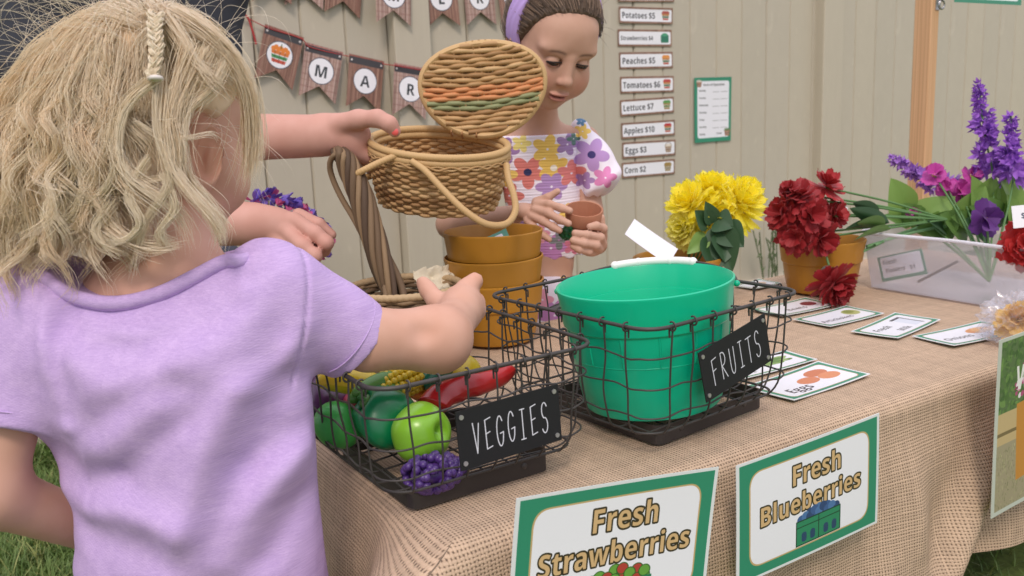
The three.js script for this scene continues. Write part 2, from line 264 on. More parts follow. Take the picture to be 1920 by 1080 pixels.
// ---------------------------------------------------------------- printed things: bunting, price strips, cards, signs
const GREEN = '#2f8f6f', KRAFT = '#d9b98a';
function rrect(c, x, y, w, h, r) { c.beginPath(); c.moveTo(x + r, y); c.lineTo(x + w - r, y); c.quadraticCurveTo(x + w, y, x + w, y + r); c.lineTo(x + w, y + h - r); c.quadraticCurveTo(x + w, y + h, x + w - r, y + h); c.lineTo(x + r, y + h); c.quadraticCurveTo(x, y + h, x, y + h - r); c.lineTo(x, y + r); c.quadraticCurveTo(x, y, x + r, y); c.closePath(); }
const dot = (c, x, y, rx, ry, col, a = 0) => { c.fillStyle = col; c.beginPath(); c.ellipse(x, y, rx, ry, a, 0, 7); c.fill(); };
function bushel(c, x, y, s, fruit, bands = ['#c98b4b', '#3f8a4f', '#c9604b']) {       // a printed bushel basket filled with produce
  for (let i = 0; i < 7; i++) dot(c, x + (i - 3) * s * 0.12, y - s * 0.3 - (i % 2) * s * 0.09, s * 0.12, s * 0.12, fruit);
  bands.forEach((b, i) => { c.fillStyle = b; const t = i * 0.2, w0 = 0.46 - t * 0.22, w1 = 0.46 - (t + 0.2) * 0.22; c.beginPath(); c.moveTo(x - s * w0, y - s * 0.22 + s * t); c.lineTo(x + s * w0, y - s * 0.22 + s * t); c.lineTo(x + s * w1, y - s * 0.06 + s * t); c.lineTo(x - s * w1, y - s * 0.06 + s * t); c.fill(); });
  c.strokeStyle = 'rgba(60,35,20,.7)'; c.lineWidth = s * 0.025; for (const k of [-0.22, 0, 0.22]) { c.beginPath(); c.moveTo(x + k * s * 1.2, y - s * 0.22); c.lineTo(x + k * s, y + s * 0.36); c.stroke(); }
}
function woodFill(c, w, h, base, n = 60) { c.fillStyle = base; c.fillRect(0, 0, w, h); for (let i = 0; i < n; i++) { const k = rnd(); c.fillStyle = k < 0.5 ? `rgba(70,45,32,${0.12 + 0.2 * rnd()})` : `rgba(225,190,165,${0.08 + 0.18 * rnd()})`; c.fillRect(rnd() * w, rnd() * h * 0.6 - h * 0.1, w * (0.006 + 0.02 * rnd()), h * (0.3 + 0.9 * rnd())); } }
// a thin sheet lying in the plane of four corner points [top left, top right, bottom right, bottom left]; squared up, uv over the print
function sheet(c4, thick = 0.0009, curl = 0, nSeg = 8, lift = 0) {
  const [TL, TR, BR, BL] = c4, C = TL.clone().add(TR).add(BR).add(BL).multiplyScalar(0.25);
  const u = TR.clone().sub(TL).add(BR).sub(BL).multiplyScalar(0.5), w = u.length(); u.normalize();
  const vv = TL.clone().sub(BL).add(TR).sub(BR).multiplyScalar(0.5); vv.addScaledVector(u, -vv.dot(u)); const h = vv.length(); vv.normalize();
  const n = new V3().crossVectors(u, vv).normalize();
  const g = new THREE.BoxGeometry(w, h, thick, nSeg, nSeg, 1), p = g.attributes.position, uv = g.attributes.uv;
  for (let i = 0; i < p.count; i++) { const x = p.getX(i), y = p.getY(i); uv.setXY(i, x / w + 0.5, y / h + 0.5); p.setZ(i, p.getZ(i) + curl * (Math.pow(x / w * 2, 2) * 0.7 + Math.pow(y / h * 2, 2) * 0.3 + 0.3 * (x / w * 2) * (y / h * 2)) + thick / 2 + lift); }
  g.computeVertexNormals(); const o = new THREE.Mesh(g); o.castShadow = o.receiveShadow = true;
  o.quaternion.setFromRotationMatrix(new THREE.Matrix4().makeBasis(u, vv, n)); o.position.copy(C); o.userData.size = [w, h]; return o;
}
function printed(name, label, category, c4, draw, res, opt = {}) {
  const o = sheet(c4, opt.thick, opt.curl, 8, opt.lift); const [w, h] = o.userData.size; delete o.userData.size;
  o.material = phys(0xffffff, opt.rough ?? 0.42, { map: canvasTex(Math.round(res * Math.max(1, w / h)), Math.round(res * Math.max(1, h / w)), draw), clearcoat: opt.coat ?? 0.35, clearcoatRoughness: 0.3 });
  o.name = numbered(name); scene.add(o); return tag(o, label, category, opt.group);
}
{ // price strips on the fence
  const q = (a) => a.map(([x, y]) => onZ(1140 + x / 3.177, y / 3.177, FZ + 0.003));
  const rows = [['', null, [[58, -85], [392, -82], [390, 12], [55, 10]]], ['Potatoes $5', '#b5574a', [[65, 38], [383, 50], [380, 143], [62, 138]]], ['Strawberries $4', '#3f9a72', [[60, 172], [380, 180], [378, 275], [57, 279]]], ['Peaches $5', '#e8953c', [[68, 312], [388, 308], [385, 406], [68, 413]]],
    ['Tomatoes $6', '#c23a34', [[75, 457], [395, 452], [390, 548], [72, 558]]], ['Lettuce $7', '#5a9a4a', [[72, 597], [392, 575], [390, 670], [74, 695]]], ['Apples $10', '#c2262c', [[78, 735], [398, 712], [395, 806], [80, 828]]], ['Eggs $3', '#e6dccd', [[85, 850], [402, 830], [400, 925], [86, 946]]], ['Corn $2', '#a3843c', [[80, 972], [397, 945], [395, 1037], [85, 1062]]]];
  for (const [text, fruit, c4] of rows) {
    const what = text.split(' ')[0];
    printed('price_strip', text ? `wood bordered white price strip reading ${what} on the fence` : 'blank bottom of the price strip above the Potatoes strip', 'price sign', q(c4), (c, w, h) => {
      woodFill(c, w, h, '#8d6a58', 90); c.fillStyle = '#f4f5fb'; rrect(c, h * 0.09, h * 0.12, w - h * 0.18, h * 0.76, h * 0.12); c.fill();
      if (!text) return; c.fillStyle = '#2b2b30'; const fs = text.length > 12 ? 0.34 : 0.5; c.font = `bold ${h * fs}px sans-serif`; c.textBaseline = 'middle'; c.fillText(text, h * 0.2, h * 0.52, w * 0.69);
      if (what === 'Strawberries') { c.fillStyle = '#2f7d62'; rrect(c, w * 0.79, h * 0.3, w * 0.15, h * 0.48, h * 0.1); c.fill(); dot(c, w * 0.865, h * 0.3, w * 0.055, h * 0.1, '#4ea27c'); }
      else if (what === 'Eggs') { bushel(c, w * 0.86, h * 0.56, h * 0.62, fruit, ['#a98a6a', '#8d6c4e', '#a98a6a']); c.strokeStyle = '#6b5340'; c.lineWidth = h * 0.03; c.beginPath(); c.arc(w * 0.86, h * 0.42, h * 0.27, Math.PI, 0); c.stroke(); }
      else bushel(c, w * 0.865, h * 0.53, h * 0.68, fruit, what === 'Corn' ? ['#a8905a', '#8a7a40', '#a8905a'] : what === 'Lettuce' ? ['#a98d4a', '#6d8a3f', '#a98d4a'] : ['#c98b4b', '#4f7d57', '#c9604b']);
    }, 120, { group: 'price strips on the fence', curl: rr(-0.002, 0.004), coat: 0.2, rough: 0.5 });
  }
  // opening hours sheet
  printed('hours_sheet', 'green bordered opening hours sheet alone on the fence', 'notice', [[1300, 146], [1368, 144], [1371, 263], [1302, 268]].map(([x, y]) => onZ(x, y, FZ + 0.004)), (c, w, h) => {
    c.fillStyle = GREEN; c.fillRect(0, 0, w, h); c.fillStyle = '#f2f3fa'; rrect(c, w * 0.08, h * 0.055, w * 0.86, h * 0.88, w * 0.06); c.fill();
    c.fillStyle = '#333'; c.font = `bold ${h * 0.05}px sans-serif`; c.fillText('Hours of Operation', w * 0.24, h * 0.13, w * 0.66);
    ['Monday', 'Tuesday', 'Wednesday', 'Thursday', 'Friday', 'Saturday', 'Sunday'].forEach((d, i) => { const y = h * (0.215 + 0.112 * i); c.fillStyle = '#333'; c.font = `bold ${h * 0.036}px sans-serif`; c.fillText(d + ':', w * 0.13, y, w * 0.3); c.fillStyle = '#777';
      if (i < 6) { c.fillRect(w * 0.5, y + 2, w * 0.18, h * 0.006); c.fillRect(w * 0.72, y + 2, w * 0.18, h * 0.006); } else { c.fillStyle = '#333'; c.fillText('Closed', w * 0.6, y); } });
    bushel(c, w * 0.13, h * 0.1, w * 0.16, '#d9d0c4', ['#a9714b', '#8d5c3e', '#a9714b']); bushel(c, w * 0.9, h * 0.87, w * 0.18, '#6d8a5f', ['#a9714b', '#8d5c3e', '#a9714b']);
  }, 256, { curl: 0.004 });
}
{ // two strings of pennants
  const W = 0.128, H = 0.172, NOTCH = 0.045;
  function pennantGeo() {
    const s = new THREE.Shape(); s.moveTo(-W / 2, 0); s.lineTo(W / 2, 0); s.lineTo(W / 2 - 0.002, -H); s.lineTo(0, -H + NOTCH); s.lineTo(-W / 2 + 0.002, -H); s.lineTo(-W / 2, 0);
    const g = new THREE.ExtrudeGeometry(s, { depth: 0.0012, bevelEnabled: false, steps: 1 }), p = g.attributes.position, uv = g.attributes.uv;
    for (let i = 0; i < p.count; i++) uv.setXY(i, p.getX(i) / W + 0.5, p.getY(i) / H + 1); return g;
  }
  const geo = pennantGeo();
  const face = (ch, plaid) => canvasTex(256, 344, (c, w, h) => {
    woodFill(c, w, h, plaid ? '#a98a80' : '#8b6353', 130);
    if (plaid) for (let i = 0; i < 9; i++) { c.fillStyle = `rgba(235,215,205,.28)`; c.fillRect(i * w / 8 - 4, 0, 6 + 5 * (i % 2), h); c.fillStyle = 'rgba(110,60,55,.22)'; c.fillRect(0, i * h / 9, w, 5 + 5 * (i % 2)); }
    c.fillStyle = '#3c3a3d'; c.fillRect(w * 0.02, h * 0.035, w * 0.96, h * 0.13); dot(c, w * 0.08, h * 0.1, 7, 7, '#d8d2d0'); dot(c, w * 0.92, h * 0.1, 7, 7, '#d8d2d0'); c.fillStyle = 'rgba(190,70,60,.6)'; c.fillRect(0, h * 0.02, w, 4);
    const cy = h * 0.455; dot(c, w / 2, cy, w * 0.335, w * 0.335, '#3c4150'); dot(c, w / 2, cy, w * 0.315, w * 0.315, '#f3f3f8');
    if (ch === '*') { bushel(c, w / 2, cy + w * 0.03, w * 0.5, '#e8862f', ['#d97a35', '#3f8a4f', '#c9523b']); c.fillStyle = '#2f6b3a'; c.fillRect(w * 0.49, cy - w * 0.27, w * 0.02, w * 0.12); }
    else { c.fillStyle = '#2f3438'; c.font = `bold ${w * 0.4}px sans-serif`; c.textAlign = 'center'; c.textBaseline = 'middle'; c.fillText(ch, w / 2, cy + 4); c.textAlign = 'left'; }
  });
  const stringM = mat(lin(0.45, 0.05, 0.05), 0.8);
  function bunting(label, items, ends) {
    const b = thing('bunting', label, 'bunting', [0, 0, FZ + 0.012]); const pts = [];
    items.forEach(([ch, tl, tr, fromTips], i) => {
      const zz = tl[0] > 690 && tl[0] < 790 ? 0.056 : 0.012; let A = onZ(...tl, FZ + zz), B = onZ(...tr, FZ + zz);   // two pennants cross the fence post
      const d = B.clone().sub(A), ang = Math.atan2(d.y, d.x); if (fromTips) { const up = v3(-Math.sin(ang), Math.cos(ang), 0).multiplyScalar(H); A.add(up); B.add(up); }
      const C = A.clone().add(B).multiplyScalar(0.5);
      const k = rr(0.006, 0.02), g = warp(geo.clone(), (p) => { p.z += k * Math.pow(-p.y / H, 2) + 0.006 * (p.x / W) * Math.sin(i * 2.1); });
      const o = part('pennant', g, phys(0xffffff, 0.5, { map: face(ch, i % 2 === 1), clearcoat: 0.25, clearcoatRoughness: 0.35 }), b); o.position.set(C.x, C.y, zz - 0.012); o.rotation.z = ang;
      pts.push(A.clone().setZ(zz - 0.009).add(v3(0, -0.01, 0)), B.clone().setZ(zz - 0.009).add(v3(0, -0.01, 0)));
    });
    part('string', tube([...ends[0].map((p) => p.setZ(0.002)), ...pts, ...ends[1].map((p) => p.setZ(0.002))], 0.0016, 5, 120), stringM, b); return b;
  }
  const L = bunting('lower string of brown pennants spelling MARKET on the fence', [['*', [498, 45], [569, 70]], ['M', [572, 78], [644, 98]], ['A', [653, 100], [722, 115]], ['R', [738, 117], [804, 129]], ['K', [815, 131], [876, 139]], ['E', [884, 141], [942, 146]], ['T', [950, 147], [1006, 150]]], [[onZ(443, 25, FZ)], [onZ(1030, 149, FZ), onZ(1060, 140, FZ)]]);
  part('loose_end', tube([onZ(443, 25, FZ), onZ(452, 27, FZ), onZ(461, 34, FZ), onZ(469, 55, FZ), onZ(477, 84, FZ)].map((p) => p.setZ(0.006)), 0.0035, 6, 30), stringM, L);
  bunting('upper string of brown pennants spelling FARMERS on the fence', [['F', [478, 4], [536, 9], 1], ['A', [541, 11], [596, 18], 1], ['R', [606, 22], [674, 36], 1], ['M', [703, 42], [767, 50], 1], ['E', [800, 51], [861, 49], 1], ['R', [873, 48], [929, 47], 1], ['S', [938, 46], [990, 44], 1]], [[onZ(440, -95, FZ)], [onZ(1040, -70, FZ)]]);
}
{ // cards lying on the cloth: [left, top, right, bottom] corners in the photograph become [TL, TR, BR, BL]
  const lay = (L, T, Rr, B) => [L, T, Rr, B].map(([x, y]) => onY(x, y, CLOTH_TOP + 0.003));
  const base = (c, w, h) => { c.fillStyle = '#eef1f4'; c.fillRect(0, 0, w, h); c.fillStyle = GREEN; c.fillRect(w * 0.02, h * 0.03, w * 0.96, h * 0.94); c.fillStyle = '#c9a877'; rrect(c, w * 0.062, h * 0.092, w * 0.876, h * 0.816, h * 0.12); c.fill(); c.fillStyle = '#f3f5fc'; rrect(c, w * 0.07, h * 0.105, w * 0.86, h * 0.79, h * 0.11); c.fill(); c.fillStyle = '#26262a'; c.textBaseline = 'middle'; };
  const word = (c, t, x, y, s, mw) => { c.font = `bold ${s}px sans-serif`; c.fillText(t, x, y, mw); };
  const cards = [
    ['Eggs', 'green bordered card reading Eggs with three brown eggs, lying on the burlap', [[1395, 727], [1536, 681], [1630, 705], [1485, 757]], (c, w, h) => { word(c, 'Eggs', w * 0.14, h * 0.68, h * 0.27); dot(c, w * 0.52, h * 0.5, w * 0.12, h * 0.14, '#d98a62'); dot(c, w * 0.72, h * 0.34, w * 0.13, h * 0.14, '#d07f58'); dot(c, w * 0.76, h * 0.55, w * 0.12, h * 0.14, '#e09468'); }],
    ['Lettuce', 'green bordered card with a green lettuce, half behind the FRUITS basket', [[1300, 704], [1473, 661], [1532, 676], [1366, 722]], (c, w, h) => { word(c, 'Lettuce', w * 0.12, h * 0.7, h * 0.24); for (let i = 0; i < 26; i++) dot(c, w * (0.7 + 0.13 * (rnd() - 0.5) * 2), h * (0.42 + 0.16 * (rnd() - 0.5) * 2), w * 0.06, h * 0.07, ['#7fa45c', '#5f8a45', '#9cb878'][i % 3]); }],
    ['Onions', 'green bordered card reading Onions with an orange onion, lying on the burlap', [[1707, 633], [1837, 606], [1925, 621], [1791, 652]], (c, w, h) => { word(c, 'Onions', w * 0.12, h * 0.6, h * 0.24); dot(c, w * 0.7, h * 0.42, w * 0.17, h * 0.17, '#e8a368'); dot(c, w * 0.72, h * 0.42, w * 0.1, h * 0.17, '#f0bd86'); c.fillRect(w * 0.86, h * 0.4, w * 0.06, h * 0.03); }],
    ['Milk', 'green bordered card reading Fresh Milk, between the artichoke and onion cards', [[1592, 625], [1675, 591], [1766, 600], [1687, 637]], (c, w, h) => { word(c, 'Fresh', w * 0.14, h * 0.4, h * 0.24); word(c, 'Milk', w * 0.34, h * 0.72, h * 0.22); c.fillStyle = '#dfe6f2'; c.fillRect(w * 0.66, h * 0.28, w * 0.16, h * 0.5); c.fillStyle = '#3c3f48'; c.fillRect(w * 0.64, h * 0.2, w * 0.2, h * 0.07); c.fillRect(w * 0.82, h * 0.2, w * 0.025, h * 0.6); }],
    ['Artichokes', 'green bordered card reading Artichokes with a pale green artichoke', [[1488, 601], [1582, 577], [1663, 589], [1554, 616]], (c, w, h) => { word(c, 'Artichokes', w * 0.12, h * 0.62, h * 0.2, w * 0.55); dot(c, w * 0.78, h * 0.42, w * 0.12, h * 0.2, '#b3bb7a'); dot(c, w * 0.78, h * 0.36, w * 0.07, h * 0.12, '#8f9c58'); }],
    ['Beets', 'green bordered card reading Beets with a dark red beet, touching the basket corner', [[1405, 583], [1503, 562], [1579, 572], [1468, 595]], (c, w, h) => { word(c, 'Beets', w * 0.3, h * 0.62, h * 0.24); dot(c, w * 0.78, h * 0.45, w * 0.11, h * 0.18, '#7d2a44'); }],
    ['Squash', 'pale card at the far edge of the table behind the green bucket', [[1379, 537], [1421, 526], [1466, 532], [1412, 545]], (c, w, h) => { dot(c, w * 0.68, h * 0.45, w * 0.16, h * 0.18, '#e3c3a0'); dot(c, w * 0.6, h * 0.55, w * 0.1, h * 0.14, '#d9b08a'); }],
  ];
  for (const [, label, c4, art] of cards) printed('produce_card', label, 'card', lay(...c4), (c, w, h) => { base(c, w, h); art(c, w, h); }, 256, { group: 'produce cards on the table', curl: 0.0022, coat: 0.5, rough: 0.35, lift: 0.0005 });
  // big laminated signs hung on the front of the cloth
  const fat = (c, t, x, y, s, mw) => { c.font = `bold ${s}px sans-serif`; c.textAlign = 'center'; c.textBaseline = 'middle'; c.lineJoin = 'round'; c.lineWidth = s * 0.125; c.strokeStyle = '#33291f'; c.strokeText(t, x, y, mw); c.fillStyle = '#d8b684'; c.fillText(t, x, y, mw); c.textAlign = 'left'; };
  const big = (c, w, h, t) => { c.fillStyle = '#e4e9ea'; c.fillRect(0, 0, w, h); c.fillStyle = GREEN; c.fillRect(w * 0.018, h * 0.022, w * 0.964, h * 0.956); c.fillStyle = '#c9ac78'; rrect(c, w * 0.078, h * 0.1, w * 0.844, h * 0.8, h * 0.14); c.fill(); c.fillStyle = '#f3f5fb'; rrect(c, w * 0.086, h * 0.112, w * 0.828, h * 0.776, h * 0.13); c.fill(); fat(c, 'Fresh', w * 0.53, h * 0.265, h * 0.23); fat(c, t, w * 0.5, h * 0.505, h * 0.22, w * 0.8); };
  const hang = (a, z) => a.map(([x, y]) => onZ(x, y, z));
  printed('produce_sign', 'green bordered sign reading Fresh Strawberries on the front of the cloth', 'sign', hang([[960, 940], [1331, 869], [1328, 1116], [950, 1205]], -0.672), (c, w, h) => { big(c, w, h, 'Strawberries');
    for (let i = 0; i < 16; i++) { const x = w * (0.38 + 0.27 * (i % 8) / 7), y = h * (0.69 + 0.035 * (i % 3) - 0.05 * Math.sin((i % 8) / 7 * 3.14)); dot(c, x, y, w * 0.032, h * 0.045, '#2e5f2a'); dot(c, x, y, w * 0.027, h * 0.038, i % 2 ? '#6aa544' : '#b5403a'); } c.fillStyle = '#2c7c5b'; c.fillRect(w * 0.33, h * 0.73, w * 0.36, h * 0.12); }, 512, { coat: 0.6, rough: 0.3, curl: 0.003, group: 'signs on the front of the cloth' });
  printed('produce_sign', 'green bordered sign reading Fresh Blueberries on the front of the cloth', 'sign', hang([[1386, 879], [1651, 769], [1645, 986], [1378, 1098]], -0.672), (c, w, h) => { big(c, w, h, 'Blueberries');
    for (let i = 0; i < 18; i++) dot(c, w * (0.42 + 0.25 * (i % 9) / 8), h * (0.66 + 0.03 * (i % 2) - 0.05 * Math.sin((i % 9) / 8 * 3.14)), w * 0.028, h * 0.04, ['#3e5f95', '#4f78ad', '#2f4878'][i % 3]);
    c.fillStyle = '#163f30'; c.fillRect(w * 0.385, h * 0.665, w * 0.32, h * 0.22); c.fillStyle = '#2c8a63'; c.fillRect(w * 0.392, h * 0.675, w * 0.15, h * 0.2); c.fillRect(w * 0.548, h * 0.675, w * 0.15, h * 0.2); c.fillStyle = '#163f30'; c.fillRect(w * 0.392, h * 0.72, w * 0.305, h * 0.008); c.fillStyle = '#28456b'; for (const k of [0.425, 0.485, 0.58, 0.64]) { rrect(c, w * k, h * 0.775, w * 0.035, h * 0.085, w * 0.017); c.fill(); } }, 512, { coat: 0.6, rough: 0.3, curl: -0.002, group: 'signs on the front of the cloth' });
  // welcome poster: a printed garden photograph
  { const TL = onZ(1872, 637, -0.655), BL = onZ(1850, 972, -0.655), w = 0.23; const TR = TL.clone().add(v3(w, 0.004, 0)), BR = BL.clone().add(v3(w, 0.004, 0));
    printed('welcome_poster', 'laminated garden photo poster with a big white W and FARMERS MARKET', 'poster', [TL, TR, BR, BL], (c, w, h) => {
      c.fillStyle = '#c8cfc4'; c.fillRect(0, 0, w, h); c.save(); rrect(c, w * 0.035, h * 0.02, w * 0.93, h * 0.955, 2); c.clip();
      c.fillStyle = '#57704a'; c.fillRect(0, 0, w, h); for (let i = 0; i < 900; i++) { const g = rnd(), y = rnd() * 0.62; dot(c, rnd() * w, y * h, 3 + 16 * rnd(), 3 + 9 * rnd(), `rgba(${40 + 90 * g},${75 + 95 * g},${38 + 50 * g},.55)`, rnd() * 3); }
      c.fillStyle = '#c9b183'; c.fillRect(0, h * 0.42, w, h * 0.2); c.fillStyle = '#7d6a4c'; c.fillRect(0, h * 0.53, w, h * 0.02); c.fillStyle = '#a59a80'; c.fillRect(0, h * 0.6, w, h * 0.4);
      for (let i = 0; i < 1100; i++) { const g = rnd(); c.strokeStyle = `rgba(${90 + 120 * g},${95 + 110 * g},${65 + 90 * g},.75)`; c.lineWidth = 2; const x = rnd() * w, y = h * (0.64 + 0.36 * rnd()); c.beginPath(); c.moveTo(x, y); c.lineTo(x + 14 * (rnd() - 0.5), y - 16 * rnd()); c.stroke(); }
      c.save(); c.translate(w * 0.6, h * 0.62); c.rotate(-0.06); c.fillStyle = '#c98a3f'; c.fillRect(-w * 0.34, -h * 0.24, w * 0.8, h * 0.45); c.fillStyle = '#33261a'; c.font = `bold ${h * 0.1}px sans-serif`; c.fillText('FARMERS', -w * 0.22, -h * 0.06, w * 0.56); c.fillText('MARKET', -w * 0.22, h * 0.05, w * 0.5); c.fillRect(-w * 0.22, h * 0.1, w * 0.5, 3); c.restore();
      for (let i = 0; i < 160; i++) { const a = rnd() * 6.28, r = rnd(); dot(c, w * 0.47 + Math.cos(a) * r * w * 0.27, h * 0.28 + Math.sin(a) * r * h * 0.12, 7 + 9 * rnd(), 4 + 6 * rnd(), ['#b04a7c', '#8a2c5c', '#d98ab0', '#efe6ea'][i % 4], a); }
      c.fillStyle = '#f2f2ee'; c.font = `bold ${h * 0.19}px sans-serif`; c.fillText('Welcome', w * 0.22, h * 0.32, w * 0.74); c.restore();
    }, 512, { coat: 0.7, rough: 0.25, curl: 0.003 }); }
}
// ---------------------------------------------------------------- wire baskets
const wireM = mat(lin(0.07, 0.064, 0.06), 0.5, { metalness: 0.35 }), boardM0 = lin(0.012, 0.012, 0.014);
function chalk(text, w, h, strokes) {      // hand drawn letters: strokes in a 0..1 box per letter
  return canvasTex(1024, Math.round(1024 * h / w), (c, W, H) => {
    c.fillStyle = '#17181b'; c.fillRect(0, 0, W, H); for (let i = 0; i < 500; i++) { c.fillStyle = `rgba(200,205,215,${0.03 * rnd()})`; c.fillRect(rnd() * W, rnd() * H, 40 * rnd(), 3 * rnd()); }
    c.lineCap = c.lineJoin = 'round'; const n = text.length, x0 = 0.12, x1 = 0.9, cw = (x1 - x0) / n;
    for (let i = 0; i < n; i++) for (const s of strokes[text[i]]) for (const pass of [0, 1]) { c.strokeStyle = pass ? 'rgba(235,238,245,.9)' : 'rgba(200,205,220,.35)'; c.lineWidth = pass ? 9 : 15; c.beginPath(); s.forEach(([x, y], k) => { const X = (x0 + (i + 0.14 + x * 0.66) * cw) * W, Y = (0.26 + y * 0.52 - 0.02 * (i % 2)) * H; k ? c.lineTo(X, Y) : c.moveTo(X, Y); }); c.stroke(); }
  });
}
const arc = (cx, cy, rx, ry, a0, a1, n = 14) => Array.from({ length: n + 1 }, (_, i) => { const a = lerp(a0, a1, i / n); return [cx + rx * Math.cos(a), cy + ry * Math.sin(a)]; });
const LET = { V: [[[0.1, 0], [0.45, 1], [0.85, 0.05]]], E: [[[0.85, 0], [0.15, 0.05], [0.2, 1], [0.9, 0.95]], [[0.18, 0.5], [0.7, 0.46]]], G: [[...arc(0.5, 0.5, 0.42, 0.5, -0.7, -5.6), [0.92, 0.55], [0.5, 0.58]]], I: [[[0.2, 0], [0.8, 0]], [[0.5, 0], [0.5, 1]], [[0.2, 1], [0.8, 1]]], S: [[...arc(0.5, 0.25, 0.36, 0.26, -0.5, -4.4), ...arc(0.45, 0.75, 0.38, 0.26, -1.3, 2.7)]], F: [[[0.9, 0], [0.15, 0.04], [0.2, 1]], [[0.18, 0.46], [0.7, 0.42]]], R: [[[0.15, 1], [0.15, 0], ...arc(0.4, 0.24, 0.42, 0.24, -1.5, 1.5), [0.2, 0.5], [0.9, 1]]], U: [[[0.12, 0], [0.14, 0.65], ...arc(0.48, 0.68, 0.34, 0.32, 3.1, 0), [0.86, 0]]], T: [[[0.02, 0.02], [0.98, 0]], [[0.5, 0], [0.5, 1]]] };
function wireBasket(label, pos, turn, w, d, h, baseW, baseZ0, baseD, text, tagC, tagRot, baseX = 0) {
  const t = thing('wire_basket', label, 'basket', pos, turn, 'wire baskets on the table');
  const rc = 0.03, fl = 0.026, tp = 0.93;                                  // floor height, taper of the bottom
  const ringPts = (y, k, wav = 0, ph = 0) => { const W = w / 2 * k, Dd = d / 2 * k, r = rc, P = []; const seg = (x0, z0, x1, z1) => { const n = 9; for (let i = 0; i < n; i++) { const q = i / n; P.push(v3(lerp(x0, x1, q), y + wav * Math.sin(ph + P.length * 1.9), lerp(z0, z1, q))); } };
    const cor = (cx, cz, a) => { for (let i = 0; i < 5; i++) { const b = a + i / 5 * Math.PI / 2; P.push(v3(cx + r * Math.cos(b), y, cz + r * Math.sin(b))); } };
    seg(-W + r, -Dd, W - r, -Dd); cor(W - r, -Dd + r, -Math.PI / 2); seg(W, -Dd + r, W, Dd - r); cor(W - r, Dd - r, 0); seg(W - r, Dd, -W + r, Dd); cor(-W + r, Dd - r, Math.PI / 2); seg(-W, Dd - r, -W, -Dd + r); cor(-W + r, -Dd + r, Math.PI); return P; };
  part('rim', tube(ringPts(h, 1), 0.0025, 8, 160, true), wireM, t);
  for (const [y, k, ph] of [[h * 0.78, 0.985, 0], [h * 0.55, 0.965, 1.3], [h * 0.33, 0.945, 2.6]]) part('ring_wire', tube(ringPts(y, k, 0.0022, ph), 0.0012, 6, 160, true), wireM, t);
  part('ring_wire', tube(ringPts(fl + 0.004, 0.86), 0.0017, 6, 140, true), wireM, t);
  const hook = (x, z, nx, nz) => { const P = []; for (let i = 0; i <= 10; i++) { const a = -0.6 + i / 10 * 4.6; P.push(v3(x + nx * Math.sin(a) * 0.0052, h + Math.cos(a) * 0.0052, z + nz * Math.sin(a) * 0.0052)); } P.push(v3(x - nx * 0.004, h - 0.014, z - nz * 0.004)); return tube(P, 0.0012, 5, 26); };
  const U = (along, s) => { // one wire: down a wall, across the floor and up the other wall
    const half = (along === 'x' ? d : w) / 2, j = () => rr(-0.0025, 0.0025), P = [], put = (q, y, k) => { const a = s * k + j() * 0.7; P.push(along === 'x' ? v3(a, y, q) : v3(q, y, a)); };
    put(half, h, 1); put(half * 0.99 + j(), h * 0.75, 0.985); put(half * 0.97 + j(), h * 0.5, 0.965); put(half * 0.945, h * 0.3, 0.95); put(half * 0.9, fl + 0.01, tp); put(half * 0.82, fl, tp); put(half * 0.3, fl, tp); put(-half * 0.3, fl, tp); put(-half * 0.82, fl, tp); put(-half * 0.9, fl + 0.01, tp); put(-half * 0.945, h * 0.3, 0.95); put(-half * 0.97 + j(), h * 0.5, 0.965); put(-half * 0.99 + j(), h * 0.75, 0.985); put(-half, h, 1);
    const g = [tube(P, 0.0012, 6, 70)]; for (const e of [1, -1]) g.push(along === 'x' ? hook(s, e * half, 0, e) : hook(e * half, s, e, 0)); part('upright_wire', g, wireM, t); };
  const n = 7; for (let i = 0; i < n; i++) { const q = (i + 0.5) / n * 2 - 1; U('x', q * (w / 2 - rc * 0.6)); U('z', q * (d / 2 - rc * 0.6)); }
  // flat steel foot: four bars with rounded corners
  const bh = 0.0245, o = new THREE.Shape(), inn = new THREE.Path(), rec = (s, W, Dd, r) => { s.moveTo(-W + r, -Dd); s.lineTo(W - r, -Dd); s.quadraticCurveTo(W, -Dd, W, -Dd + r); s.lineTo(W, Dd - r); s.quadraticCurveTo(W, Dd, W - r, Dd); s.lineTo(-W + r, Dd); s.quadraticCurveTo(-W, Dd, -W, Dd - r); s.lineTo(-W, -Dd + r); s.quadraticCurveTo(-W, -Dd, -W + r, -Dd); };
  rec(o, baseW / 2, baseD / 2, 0.014); rec(inn, baseW / 2 - 0.0025, baseD / 2 - 0.0025, 0.012); o.holes.push(inn);
  const foot = part('foot', new THREE.ExtrudeGeometry(o, { depth: bh, bevelEnabled: false, curveSegments: 6 }).rotateX(-Math.PI / 2).translate(baseX, 0.0005, d / 2 - baseZ0 - baseD / 2), mat(lin(0.05, 0.043, 0.04), 0.55, { metalness: 0.3 }), t);
  for (const x of [-0.3, 0.3]) part('rivet', new THREE.SphereGeometry(0.004, 10, 6).scale(1, 1, 0.4).translate(baseX + x * baseW, 0.014, d / 2 - baseZ0), wireM, foot);
  // chalkboard plate
  const tw = 0.128, th = 0.064, pl = part('name_plate', box(tw, th, 0.0015), phys(0xffffff, 0.6, { map: chalk(text, tw, th, LET) }), t, `black plate with ${text} in white chalk letters`);
  { const uv = pl.geometry.attributes.uv, p = pl.geometry.attributes.position; for (let i = 0; i < p.count; i++) uv.setXY(i, p.getX(i) / tw + 0.5, p.getY(i) / th + 0.5); }
  pl.position.set(...tagC); pl.rotation.z = tagRot; pl.rotation.x = -0.03;
